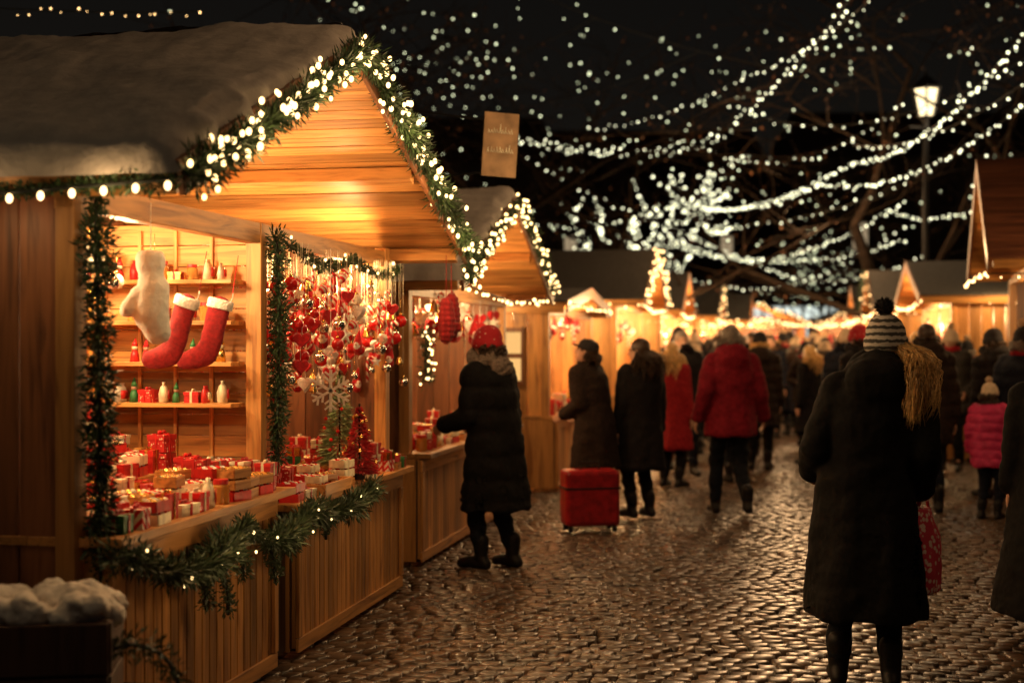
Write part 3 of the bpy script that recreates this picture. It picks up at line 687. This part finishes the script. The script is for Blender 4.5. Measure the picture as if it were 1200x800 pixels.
me=setts(); mS=simple('granite_setts',(.078,.048,.030),.31,vary=.6,scale=5,bump=.45,dist=.02,spec=.6)
me.materials.append(mS); put('street_paving',me,kind='structure')
# ---------------------------------------------------------------- people
def ik(a,b,l1,l2,hint):
    a=V(a);b=V(b); d=b-a; L=min(d.length,(l1+l2)*.998); dn=d.normalized()
    x=(l1*l1-l2*l2+L*L)/(2*L); h=math.sqrt(max(0,l1*l1-x*x)); hv=V(hint); hv=(hv-dn*hv.dot(dn)); hv=hv.normalized() if hv.length>1e-6 else V((0,1,0))
    return a+dn*x+hv*h, a+dn*L
def hand(mb,w,d,n,side,curl=.5):
    d=d.normalized(); n=(n-d*n.dot(d)).normalized(); s=d.cross(n)*side
    for i,l in enumerate((.075,.083,.078,.062)):
        off=s*(.027-i*.018); k=w+off+d*(.085-.004*abs(i-1)); mb.limb([w+off*.6,k],[.014,.0125],8)
        dd=d.copy(); p=k; ph=[l*.45,l*.32,l*.23]; r=.0105
        for j,pl in enumerate(ph):
            a=curl*(j+.6)*.8; v=(d*math.cos(a)+n*math.sin(a)); q=p+v*pl; mb.limb([p,q],[r,r*.9],8); p=q; r*=.92
    b0=w+d*.02+s*.02; b1=b0+(s*.8+d*.6+n*.25).normalized()*.04; b2=b1+(d*.9+s*.25+n*.3).normalized()*.032; mb.limb([b0,b1,b2],[.014,.012,.009],8)
def person(label,x,y,yaw,H=1.7,vox=.012,coat=mBlack,hem=.4,flare=.06,bulk=1.0,feet=((-.10,0,0),(.10,0,0)),hands=((-.25,.03,.80),(.25,.03,.80)),
        head=(0,0),lean=0,hat=None,pom=False,hair=None,hairlen=.0,hood=None,trous=mBlack,scarf=None,puffer=0,group='people at the market',curl=.5,hstyle='beanie',hoff=0,hrange=(.98,2.02),hspread=1,fold=1):
    s=H/1.7
    E=thing('person',label,'person',(x,y,0),yaw,group); kids=KIDS.setdefault(E.name,[])
    def PUT(n,me): kids.append(put(n,me,E))
    def sp(z): return V((hoff*.5*max(0,(z-.9)/.5),lean*max(0,(z-.9)/.5),0))
    body=MB(); tro=MB(); ct=MB(); hipz=.90-.25*max(0,max(abs(feet[0][1]),abs(feet[1][1]))-.1)
    fd=[]
    for sd,f in zip((-1,1),feet):
        hip=V((sd*.085,0,hipz)); ank=V((f[0],f[1],.085+f[2])); kn,an=ik(hip,ank,.425,.41,(0,1,0))
        body.limb([hip,kn,an],[.085,.056,.038]); tro.limb([hip,kn,kn.lerp(an,.4),an+V((0,0,.05))],[.098,.070,.066,.054])
        pit=f[2]*2.0; toe=an+V((sd*.02,.155*math.cos(pit),-.05-.155*math.sin(pit)*.6)); heel=an+V((0,-.045,-.045+.0))
        body.limb([heel,an+V((sd*.01,.07,-.045)),toe],[.032,.034,.026],10)
        fd.append((an,heel,toe,sd))
    body.loft([(hipz-.09,0,0,.13,.10),(hipz,0,0,.165,.115),(1.05,sp(1.05).x,sp(1.05).y,.135,.10),(1.25,sp(1.25).x,sp(1.25).y,.165,.115),(1.38,sp(1.38).x,sp(1.38).y,.165,.095),(1.44,sp(1.44).x,sp(1.44).y,.08,.07)])
    tro.loft([(hipz-.1,0,0,.12,.10),(hipz,0,0,.175,.125),(1.02,0,sp(1.02).y,.15,.11)])
    nk=V((sp(1.45).x,sp(1.45).y,1.44)); hc=nk+V((hoff*.5,.022+.12*math.sin(head[1]),.140*math.cos(head[1])))
    Rh=Matrix.Rotation(head[0],4,'Z')@Matrix.Rotation(-head[1],4,'X')
    body.limb([nk-V((0,0,.04)),hc-V((0,.01,.05))],[.06,.052])
    def h(p): return hc+Rh@V(p)
    Rm=Rh
    body.sphere(h((0,-.008,.02)),(.076,.094,.098),18,12,M=Rm); body.sphere(h((0,.022,-.045)),(.056,.066,.072),14,10,M=Rm)
    body.limb([h((0,.088,.0)),h((0,.108,-.028))],[.010,.014],8); body.sphere(h((0,.086,-.058)),(.024,.01,.010),10,6,M=Rm)
    body.sphere(h((0,.072,.030)),(.05,.016,.012),10,6,M=Rm); body.sphere(h((0,.07,-.10)),(.022,.018,.016),8,6,M=Rm)
    for sd in (-1,1): body.sphere(h((sd*.077,-.005,-.015)),(.010,.018,.03),8,6,M=Rm)
    bk=bulk; top=sp(1.4).y; tx=sp(1.4).x
    rg=[]
    if hem<.8:
        rg+=[(hem,0,0,.17*bk+flare,.145*bk+flare*.9),(hem+.04,0,0,.168*bk+flare,.145*bk+flare*.9),((hem+.9)/2,0,0,.18*bk+flare*.5,.145*bk+flare*.5)]
    else: rg+=[(hem,0,0,.178*bk+flare*.3,.14*bk+flare*.3)]
    rg+=[(.93,0,0,.19*bk,.145*bk),(1.07,sp(1.07).x,sp(1.07).y,.182*bk,.138*bk),(1.24,sp(1.24).x,sp(1.24).y,.198*bk,.145*bk),(1.34,sp(1.34).x,sp(1.34).y,.195*bk,.135*bk),(1.41,tx,top,.15*bk,.105*bk),(1.455,tx,top+.005,.09,.085),(1.49,tx*1.1,top+.01,.078,.082)]
    rg=[r for i,r in enumerate(rg) if i==0 or r[0]>rg[i-1][0]]
    ct.loft(rg,28)
    for sd,hd in zip((-1,1),hands):
        sh=V((sd*.165+tx,top,1.37)); el,wr_=ik(sh,V(hd),.285,.26,(sd*.22,-.9,-.3))
        body.limb([sh,el,wr_],[.052,.042,.028]); d=(wr_-el).normalized(); hand(body,wr_,d,V((-sd,0,0)) if abs(d.x)<.8 else V((0,0,-1)),sd,curl)
        ct.limb([sh,el,el.lerp(wr_,.93)],[.076*bk,.066*bk,.052*bk])
    if hood=='fur' or hood=='hood':
        pts=[nk+V((.104*math.cos(a),.01-.095*math.sin(a),.045-.03*math.cos(2*a))) for a in [i*math.pi/8-.35 for i in range(0,14)]]
        hb=MB() if hood=='fur' else ct
        hb.limb(pts,[.046]*len(pts),10); 
        if hood=='hood': ct.sphere(nk+V((0,-.11,-.03)),(.155,.085,.125),16,10)
        else: hb.sphere(nk+V((0,-.125,-.03)),(.12,.055,.085),16,10)
    sd_=R.uniform(0,50)
    def wf(p):
        q=V((p.x*5,p.y*5,p.z*3+sd_)); d=fold*(.014*noise.noise(q)+.010*noise.noise(V((p.x*11+sd_,p.y*11,p.z*14))))+.003*noise.noise(p*30)
        if puffer: d+=.014*abs(math.sin((p.z+.012*noise.noise(p*9))*math.pi/puffer))-.008
        if p.z<1.0 and hem<.8:
            a=math.atan2(p.y,p.x); d+=.014*math.sin(a*5+2*noise.noise(V((math.cos(a),math.sin(a),p.z*1.5+sd_))))*min(1,(1.0-p.z)/.4)
        return d
    def scal(me): 
        me.transform(Matrix.Scale(s,4)); return me
    PUT('body',scal(remesh(body,.010 if vox<.0135 else vox,'body',mSkin,2)))
    PUT('trousers',scal(remesh(tro,vox,'trousers',trous,3,lambda p:.008*math.sin(p.z*45+4*noise.noise(p*7))*.6+.006*noise.noise(p*12))))
    PUT('coat',scal(remesh(ct,vox,'coat',coat,3,wf)))
    if hood=='fur':
        PUT('fur_collar',scal(remesh(hb,vox,'fur_collar',mFur,1,lambda p:.018*noise.noise(p*45))))
    for an,heel,toe,sd in fd:
        bt=MB(); bt.limb([an+V((0,-.005,.12)),an+V((0,0,.0)),heel],[.056,.048,.040],12); bt.limb([heel,an.lerp(toe,.5)+V((0,0,-.01)),toe],[.04,.046,.036],12)
        me=remesh(bt,.012,'boot',mBoot,2)
        if toe.z>.02 and an.z<.12:
            for v in me.vertices:
                if v.co.z<.004: v.co.z=.004
        PUT('boot',scal(me))
    if vox<.0135:
        for sd in (-1,1):
            e=MB(); e.sphere(h((sd*.03,.083,.008)),.011,8,6); PUT('eye',scal(e.mesh('eye',mEye,True)))
    if hat:
        hb2=MB()
        if hstyle=='beanie':
            rings=[(-.03,0,-.006,.089,.107),(-.01,0,-.006,.096,.114),(.025,0,-.006,.095,.113),(.033,0,-.006,.088,.105),(.07,0,-.008,.084,.100),(.105,0,-.012,.068,.080),(.128,.004,-.016,.044,.052),(.140,.008,-.018,.016,.02)]
            hb2.loft(rings,72,rib=.035)
        else:
            hb2.loft([(.02,0,-.006,.085,.102),(.04,0,-.006,.086,.103),(.08,0,-.006,.078,.094),(.11,0,-.006,.05,.065),(.122,0,-.006,.01,.01)],24)
            hb2.sphere((0,.11,.028),(.065,.055,.008),14,6)
        for i,p in enumerate(hb2.v): hb2.v[i]=tuple(h(p))
        PUT('hat',scal(hb2.mesh('hat',hat,True)))
        if pom:
            pb=MB(); pc=h((0,-.02,.170))
            for i in range(700):
                q=V((R.gauss(0,1),R.gauss(0,1),R.gauss(0,1))).normalized(); pb.needle(pc,q,.050*R.uniform(.8,1.1),.008)
            pb.sphere(pc,.036,10,8); PUT('pompom',scal(pb.mesh('pompom',pom)))
    if hair:
        hh=MB()
        if not hat or hairlen<.02: hh.sphere(h((0,-.014,.03)),(.083,.096,.095),18,12,0,.5,M=Rm)
        fine=vox<.0115
        nst=(2400 if fine else 350) if hairlen else 150; rt=.0020 if fine else .005
        for i in range(nst):
            a=R.uniform(math.pi*hrange[0],math.pi*hrange[1]); r0=V((.084*math.cos(a),.10*math.sin(a)-.008,R.uniform(-.05,.01)))
            ln=(hairlen or .06)*R.uniform(.3,1.15); side=Rh@V((math.cos(a)*.10,math.sin(a)*.14,0))*(R.uniform(.3,1.3) if not fine else R.uniform(.3,1.6))*hspread*min(1,(hairlen or .06)/.2)
            pts=[];wv=noise.noise(V((a*3,0,0)))*6+R.uniform(-.6,.6)*(2.0 if fine else 1)
            for k in range(6):
                t=k/5; pts.append(h(r0)+V((side.x,side.y,0))*(.5*t+.5*math.sin(t*2.6))+V((.018*math.sin(t*6+wv),.014*math.cos(t*5+wv),-ln*t)))
            hh.tube(pts,[rt,rt*1.2,rt*1.2,rt,rt*.8,rt*.2],4 if not fine else 3,cap=False)
        PUT('hair',scal(hh.mesh('hair',hair,True)))
    if scarf:
        sb=MB(); sb.limb([nk+V((.085*math.cos(a),.085*math.sin(a)+.01,.03+.008*math.sin(3*a))) for a in [i*math.pi/6 for i in range(13)]],[.036]*13,10)
        PUT('scarf',scal(remesh(sb,.014,'scarf',scarf,1,lambda p:.012*noise.noise(p*22))))
    return E
person('person in long black coat and striped pompom hat, seen from behind',1.64,6.60,-.2,1.71,.011,mBlack,.33,.085,1.18,feet=((-.12,.02,0),(.11,-.05,0)),
   hands=((-.24,.18,.98),(.25,.10,.90)),head=(-.35,-.05),hat=mHatBW,pom=mHatBlk,hair=mBlond,hairlen=.30,hood='hood',trous=mJean,curl=1.1,hoff=.09,hrange=(1.80,2.25),hspread=1.15,fold=.9)
bg=thing('shopping_bag','red and white patterned fabric bag carried in a hand','bag',(1.93,6.68,.42),.9)
b=MB(); 
b.loft([(0,0,0,.10,.05),(.01,0,0,.13,.07),(.12,0,0,.145,.078),(.28,0,0,.13,.06),(.36,0,0,.10,.035),(.40,0,0,.085,.02)],24)
put('bag_body',remesh(b,.012,'bag_body',mBagPat,2,lambda p:.012*noise.noise(V((p.x*18,p.y*18,p.z*6)))),bg)
b=MB(); b.tube([(-.07,0,.39),(-.05,0,.43),(0,0,.46),(.05,0,.43),(.07,0,.39)],.008,8); put('handle',b.mesh('handle',mBagPat,True),bg)
person('person in long black coat at the edge of the group',2.96,7.75,-.3,1.62,.013,mBlack,.12,.16,1.15,hat=mHatBlk,hair=mBrownH,trous=mBlack,hood='hood')
person('person in black padded coat and red knitted hat facing the stall',-.12,10.05,.95,1.70,.012,mBlack,.42,.06,1.24,feet=((-.10,.05,0),(.10,-.08,0)),
   hands=((-.20,.30,1.0),(.18,.26,1.0)),head=(.15,-.1),lean=.06,hat=mHatRed,hair=mBrownH,hairlen=.06,hood='fur',trous=mJean,curl=.8,puffer=.16)
person('person in dark red jacket walking away',2.0,13.0,.05,1.75,.013,mMaroon,.72,.03,1.18,feet=((-.09,.24,0),(.11,-.18,.05)),hands=((-.30,-.02,.88),(.31,.10,.88)),
   hat=None,hair=mGreyH,hood='hood',trous=mJean,scarf=mGrey)
person('person in dark coat and flat cap leaning to the kiosk',.74,12.7,1.0,1.63,.013,mBrown,.50,.06,1.2,feet=((-.1,.05,0),(.1,-.05,0)),hands=((-.15,.26,.98),(.2,.26,.98)),head=(.2,-.3),lean=.09,hat=mHatBlk,hstyle='cap',hair=mBrownH,trous=mBlack)
person('person in dark coat with loose brown hair standing by the kiosk',1.17,12.95,.5,1.63,.013,mBlack2,.46,.06,1.15,hair=mBrownH,hairlen=.25,trous=mBlack,head=(.6,0))
person('child in pink quilted jacket and cream knitted hat',4.3,12.8,-.6,1.22,.012,mPink,.66,.03,1.25,feet=((-.1,0,0),(.1,0,0)),hands=((-.27,.08,.86),(.27,.08,.86)),head=(-.5,0),hat=mHatCream,pom=mHatCream,hair=mBrownH,scarf=mGrey,trous=mNavy,puffer=.11)
person('person in dark brown jacket beside the child',3.88,13.3,-.1,1.77,.013,mBrown,.62,.03,1.2,feet=((-.11,.05,0),(.1,0,0)),hat=None,hair=mBrownH,hood='hood',trous=mNavy,puffer=.12)
B=[person('person in dark winter coat strolling in the crowd',4.95,14.6,.4,1.72,.016,mBlack2,.55,.05,1.2,hat=mHatBlk,hair=mBrownH,trous=mNavy,hood='hood',puffer=.12,group='crowd of visitors'),
   person('person in short jacket walking in the crowd',3.0,19.5,.1,1.76,.016,mNavy,.80,.02,1.2,feet=((-.09,.2,0),(.1,-.16,.05)),hair=mBrownH,hood='hood',trous=mBlack,group='crowd of visitors'),
   person('person in long coat with long hair in the crowd',2.2,18.9,-.4,1.66,.016,mRedCo,.45,.07,1.12,hair=mBrownH,hairlen=.25,trous=mNavy,scarf=mTan,group='crowd of visitors'),
   person('person with hands in pockets in the crowd',5.4,17.5,2.6,1.74,.016,mGrey,.7,.03,1.2,hands=((-.2,.1,.95),(.2,.1,.95)),hat=mHatCream,pom=mHatCream,hair=mBrownH,trous=mBlack,scarf=mRedCo,puffer=.14,group='crowd of visitors')]
cols=[(mBlack,'black'),(mBlack2,'charcoal'),(mNavy,'navy'),(mBrown,'brown'),(mGrey,'grey'),(mMaroon,'dark red'),(mRedCo,'red'),(mTan,'tan')]
wts=[9,8,6,4,2,.7,.5,.8]
kinds=['padded coat strolling','short jacket walking','long coat walking','hip length coat']
pl=[(4.95,14.6),(3.0,19.5),(2.2,18.9),(5.4,17.5),(2,13),(3.9,13.3)]
fixed=[(5.3,13.9,0,0),(4.75,16.2,3,1),(5.0,19,2,3),(3.9,24,1,0),(4.3,23.6,2,2),(2.75,21.5,3,1),(6.0,24.5,0,5),(4.45,15.6,1,3),(5.75,16.0,0,1),(2.05,17.2,1,1),(3.1,17.8,0,3),(3.55,21,1,1),(5.2,20.6,0,0),(4.5,21.8,3,3),(5.7,21.7,2,1),(2.6,20.2,0,2),(3.3,22.6,2,3),(1.75,15.6,2,6),(5.15,15.1,2,2),(4.85,13.5,3,2),(3.55,14.5,0,1),(5.65,14.7,1,3),(4.0,17.0,0,2),(5.95,18.6,3,0),(6.3,20.4,1,1),(3.9,18.6,2,1),(2.55,16.2,0,0),(4.4,20.0,0,3)]
def addp(x,y,k,ci):
    m,cn=cols[ci]
    copy_tree(B[k],(x,y,0),R.uniform(-.8,.8)+(math.pi if R.random()<.25 else 0),'person in %s %s in the crowd'%(cn,kinds[k]),{'coat':m,'hat':R.choice([mHatBlk,mHatRed,mHatCream,mHatBlk,mGrey]),'trousers':R.choice([mBlack,mNavy,mJean]),'hair':R.choice([mBrownH,mBrownH,mBlond,mGreyH])},R.uniform(.86,1.06))
    pl.append((x,y))
for x,y,k,ci in fixed: addp(x,y,k,ci)
cnt=0
for it in range(9000):
    if cnt>=170: break
    Y=R.uniform(20,54); lo=.19*Y-1.7+(.0 if Y<40 else -1); hi=.19*Y+(2.3 if Y<44 else 6)
    x=R.uniform(lo,hi)
    if any((x-a)**2+(Y-c)**2<.27 for a,c in pl): continue
    addp(x,Y,R.randrange(4),R.choices(range(8),wts)[0]); cnt+=1
rc=thing('red_suitcase','red hard suitcase standing on the paving','suitcase',(.66,12.05,0),.2)
b=MB(); b.box(-.235,.235,-.13,.13,.05,.52,0,.5); put('shell',b.mesh('shell',simple('red_suitcase_shell',(.30,.01,.015),.3,usevar=False)),rc,bevel=.035)
b=MB(); b.box(-.24,.24,-.135,.135,.36,.375,0,.5); put('seam',b.mesh('seam',mBoot),rc,bevel=.003)
b=MB(); b.tube([(-.08,0,.52),(-.08,0,.58),(.08,0,.58),(.08,0,.52)],.010,8); put('handle',b.mesh('handle',mBoot),rc)
for sx in (-1,1):
    b=MB(); b.tube([(sx*.19-.015,-.09,.03),(sx*.19+.015,-.09,.03)],.03,12); b.tube([(sx*.19-.015,.09,.03),(sx*.19+.015,.09,.03)],.03,12); put('wheel',b.mesh('wheel',mBoot),rc)
# ---------------------------------------------------------------- street lamp
def street_lamp(x,y,top,power=60,ly=-.4):
    E=thing('street_lamp','tall black street lamp with glowing glass lantern','street lamp',(x,y,0),.3,'street lamps')
    b=MB(); b.loft([(0,0,0,.16,.16),(.25,0,0,.14,.14),(.3,0,0,.09,.09),(1.0,0,0,.08,.08),(1.05,0,0,.10,.10),(1.1,0,0,.07,.07),(top-1.0,0,0,.055,.055),(top-.95,0,0,.08,.08),(top-.9,0,0,.05,.05)],14)
    b.tube([(-.35,0,top-1.1),(.35,0,top-1.1)],.02,8)
    put('lamp_post',b.mesh('lamp_post',mIron,False),E)
    b=MB(); z=top-.88; b.loft([(z,0,0,.15,.15),(z+.5,0,0,.26,.26)],6); put('lantern_glass',b.mesh('lantern_glass',mGlow),E)
    b=MB()
    for k in range(6):
        a=k*math.pi/3; b.tube([(.155*math.cos(a),.155*math.sin(a),z),(.268*math.cos(a),.268*math.sin(a),z+.5)],.022,5)
    b.loft([(z+.502,0,0,.31,.31),(z+.54,0,0,.31,.31),(z+.66,0,0,.17,.17),(z+.72,0,0,.10,.10),(z+.76,0,0,.04,.04),(z+.86,0,0,.02,.02)],6); b.loft([(z-.04,0,0,.08,.08),(z-.002,0,0,.16,.16)],6)
    put('lantern_frame',b.mesh('lantern_frame',mIron),E); lamp(E,(0,ly,z+.2),power,(1,.74,.44),.2,'street_lamp_light')
p=at(1085,0,27); street_lamp(p.x,27,6.75)
street_lamp(-2.7,1.7,5.4,30,.45)  # extra lamp out of view, added to light the near roof snow
# ---------------------------------------------------------------- trees
def tree(label,x,y,h,spread,nb,br,bm,seed,depth=5,trunk=.22,up=.03):
    rr=random.Random(seed); E=thing('bare_tree',label,'tree',(x,y,0),0,'bare trees hung with lights')
    tk=MB(); cr=MB(); segs=[]
    def grow(p,d,L,r,dep):
        pts=[p];rad=[r]; n=4
        for i in range(n):
            d=(d+V((rr.gauss(0,.13),rr.gauss(0,.13),rr.gauss(0,.08)+(up if dep>1 else .0)))).normalized(); p=p+d*L/n; pts.append(p); rad.append(r*(1-.5*(i+1)/n))
        (tk if dep==depth else cr).tube(pts,rad,8 if dep>3 else (5 if dep>1 else 3))
        if dep<=depth-1: segs.extend(zip(pts,pts[1:]))
        if dep==0: return
        k=rr.choice((3,4)) if dep>1 else 3
        for i in range(k):
            ax=V((rr.gauss(0,1),rr.gauss(0,1),rr.gauss(0,.35))).normalized()
            nd=(d*.55+ax*spread).normalized(); q=pts[rr.choice((2,3,4)) if i else 4]
            grow(q,nd,L*rr.uniform(.62,.85),rad[-1]*rr.uniform(.6,.95)+.004,dep-1)
    grow(V((0,0,0)),V((0,0,1)),h*.33,trunk,depth)
    put('trunk',tk.mesh('trunk',mBark,True),E); 
    for i in range(500):
        a,c=rr.choice(segs); cr.needle(a.lerp(c,rr.random()),V((rr.gauss(0,1),rr.gauss(0,1),-1)),.09,.05,1)
    put('crown',cr.mesh('crown',[mBark,mLeafB]),E)
    lb=MB(); sel=[q for q in segs if q[0].z>2.4]
    for i in range(nb):
        a,c=rr.choice(sel); q=a.lerp(c,rr.random()); lb.dot(q+V((rr.gauss(0,.05),rr.gauss(0,.05),-.03)),br*rr.uniform(.5,1.2))
    put('light_bulbs',lb.mesh('light_bulbs',bm,True),E,kind='stuff')
    return E
tree('large bare tree with scattered small white lights',at(1068,0,30).x,30,13,.75,120,.019,mCoolT,5)
tree('bare tree behind the stalls with scattered white lights',at(590,0,27).x-1,27,12.5,.8,190,.016,mCoolT,8)
tree('bare tree behind the stalls with scattered white lights',at(745,0,36).x,36,14,.75,80,.020,mCoolT,17)
tree('small bare tree densely wound with white lights',at(785,0,50).x,50,9.5,.33,480,.036,mCool,12,depth=4,up=.0,trunk=.15)
tree('small bare tree densely wound with white lights',at(985,0,66).x,66,9,.5,120,.030,mCoolT,13,depth=4)
tree('bare tree with scattered small white lights',at(1300,0,24).x,24,13,.75,160,.016,mCoolT,21)
# light strings over the street
def S(lst,step=.2,r=.028,m=None,jit=.025): string('string of pale white lights sagging over the street',lst,step,r*.62,m or mCool,jit)
def sp2(a,b,sag): return sagpts(a,b,sag,20)
S(sp2(at(605,158,30),at(835,160,26),.28)+sp2(at(835,160,26),at(1010,-20,20),.25),.12,.028,jit=.04)
S(sp2(at(605,166,31),at(850,165,27),.25),.13,.026,jit=.05)
S(sp2(at(690,150,28),at(870,90,24),.2)+sp2(at(870,90,24),at(1020,0,20),.15),.2,.022)
S(sp2(at(628,262,40),at(800,235,36),.3)+sp2(at(800,235,36),at(960,215,30),.35)+sp2(at(960,215,30),at(1215,110,22),.5),.15,.036)
S(sp2(at(790,285,44),at(1060,235,34),.9),.17,.038)
S(sp2(at(800,285,48),at(1060,280,36),.6),.2,.036)
S(sp2(at(800,270,50),at(930,325,40),.1)+sp2(at(930,325,40),at(1080,300,34),.3),.2,.034)
S(sp2(at(740,210,50),at(800,330,44),.1),.2,.036)
S(sp2(at(835,210,50),at(795,330,44),.1),.2,.036)
S(sp2(at(620,185,34),at(1090,200,27),1.3),.22,.028)
S(sp2(at(830,245,42),at(1000,190,30),.3)+sp2(at(1000,190,30),at(1215,20,20),.5),.14,.032)
S(sp2(at(850,120,26),at(1215,60,20),.7),.18,.026)
S(sp2(at(1000,170,26),at(1210,90,18),.3),.22,.022)
S(sp2(at(1040,245,32),at(1215,205,22),.4),.2,.026)
S(sp2(at(840,180,28),at(1060,120,24),.5),.2,.026)
S(sp2(at(720,270,50),at(1060,265,40),1.9),.24,.036)
S(sp2(at(1140,60,26),at(1150,300,26),.02),.25,.026,jit=.12)
S(sp2(at(430,70,26),at(700,20,24),.4),.5,.024,mCoolT,jit=.25)
S(sp2(at(460,120,28),at(820,60,26),.5),.45,.024,mCoolT,jit=.25)
S(sp2(at(600,-20,24),at(1000,90,26),.3),.5,.024,mCoolT,jit=.25)
S(sp2(at(-60,6,14),at(230,14,15),.03),.17,.014,mWarmFar,.03)
string('string of warm bulbs strung between distant stalls',sp2(at(650,352,22),at(900,372,50),.3),.3,.030,mWarmFar,.03,group='strings of bulbs on the stalls')
string('string of warm bulbs strung between distant stalls',sp2(at(900,372,55),at(1125,345,24),.4),.3,.030,mWarmFar,.03,group='strings of bulbs on the stalls')
string('string of warm bulbs strung between distant stalls',sp2(at(780,366,40),at(1060,368,40),.2),.3,.030,mWarmFar,.04,group='strings of bulbs on the stalls')
for (x,y,z,p) in ((.5,6.6,4.2,44),(.6,9.4,4.2,50),(1.6,12.5,4.6,62),(2.6,16.5,4.6,160),(4.2,22,4.4,290),(5.8,28,4.2,380),(7.5,38,4.2,500),(9.5,48,4.2,500),(3.3,5.3,3.0,24),(4.6,10.5,3.2,26)):
    lamp(None,(x,y,z),p,(1,.58,.27),.4,'overhead_fill')  # added fill lamps above the street; one rims the near woman's hair and coat
# ---------------------------------------------------------------- buildings
def building(label,x,y,w,d,h,rows,colsn,lit,rz=0,wm=None,roofh=3,seed=1):
    rr=random.Random(seed); E=thing('town_building',label,'building',(x,y,0),rz,'buildings round the square')
    b=MB(); b.box(-w/2,w/2,0,d,0,h,0,.5); b.box(-w/2-.3,w/2+.3,-.3,-.003,h-.5,h,0,.6)
    put('wall',b.mesh('wall',mStoneB),E)
    b=MB(); b.add([(-w/2-.4,-.4,h+.003),(w/2+.4,-.4,h+.003),(w/2+.4,d+.4,h+.003),(-w/2-.4,d+.4,h+.003),(-w/2+1,d/2,h+roofh),(w/2-1,d/2,h+roofh)],[(0,1,5,4),(2,3,4,5),(1,2,5),(3,0,4),(0,3,2,1)],0,.5); put('roof',b.mesh('roof',mTile),E)
    fb=MB(); dark=MB(); lt=MB()
    for i in range(colsn):
        for j in range(rows):
            cx=-w/2+(i+.5)*w/colsn; cz=1.5+(j+.5)*(h-2.5)/rows; q=lt if rr.random()<lit else dark
            q.box(cx-.5,cx+.5,-.03,-.005,cz-.9,cz+.9,0,.5); fb.box(cx-.62,cx+.62,-.12,-.035,cz-1.05,cz-.92); fb.box(cx-.03,cx+.03,-.06,-.032,cz-.9,cz+.9); fb.box(cx-.62,cx+.62,-.12,-.035,cz+.92,cz+1.05)
    put('window_frames',fb.mesh('window_frames',mStoneB),E,kind='stuff')
    if dark.f: put('dark_windows',dark.mesh('dark_windows',mBoot),E,kind='stuff')
    if lt.f: put('lit_windows',lt.mesh('lit_windows',wm or mWinG),E,kind='stuff')
building('long dark town house with few lit windows',-14,92,34,12,13,3,12,.05,0,None,4,2)
building('dark town house behind the market',34,96,30,12,14,4,10,.06,0,None,4,3)
building('low pavilion with bright white windows',16,84,7,6,5,1,6,1,0,mWinW,1.5,4)
building('dark town house beyond the stalls',12,125,22,12,16,4,8,.05,0,None,5,5)
E=thing('church_tower','dark slender church tower with pointed spire','tower',(7.8,110,0),0)
b=MB(); b.box(-1.8,1.8,-1.8,1.8,0,11,0,.5); b.box(-2,2,-2,2,11.003,11.5,0,.6); put('tower_wall',b.mesh('tower_wall',mStoneB),E)
b=MB(); b.loft([(11.51,0,0,2.2,2.2),(13,0,0,1.4,1.4),(18,0,0,.1,.1)],8); put('spire',b.mesh('spire',mTile),E)
# ---------------------------------------------------------------- world
w=bpy.data.worlds.new('World'); scene.world=w; w.use_nodes=True; nt=w.node_tree; bgd=nt.nodes['Background']
sk=nt.nodes.new('ShaderNodeTexSky'); sk.sky_type='NISHITA'; sk.sun_disc=False; sk.sun_elevation=math.radians(4); sk.sun_rotation=math.radians(160)
hs=nt.nodes.new('ShaderNodeHueSaturation'); hs.inputs['Saturation'].default_value=.25
mxw=nt.nodes.new('ShaderNodeMix'); mxw.data_type='RGBA'; mxw.blend_type='MULTIPLY'; mxw.inputs[0].default_value=1; mxw.inputs[7].default_value=(1,.82,.70,1)
nt.links.new(sk.outputs[0],hs.inputs['Color']); nt.links.new(hs.outputs[0],mxw.inputs[6]); nt.links.new(mxw.outputs[2],bgd.inputs[0]); bgd.inputs[1].default_value=.0022
# ---------------------------------------------------------------- camera
cd=bpy.data.cameras.new('Camera'); cam=bpy.data.objects.new('Camera',cd); COL.objects.link(cam)
cam.location=(0,0,1.6); cam.rotation_euler=(math.pi/2,0,0); cd.lens=50; cd.sensor_width=36; cd.clip_end=1000; cd.clip_start=.05
cd.dof.use_dof=True; cd.dof.focus_distance=7.2; cd.dof.aperture_fstop=1.5
scene.collection.children.link(COL); scene.camera=cam
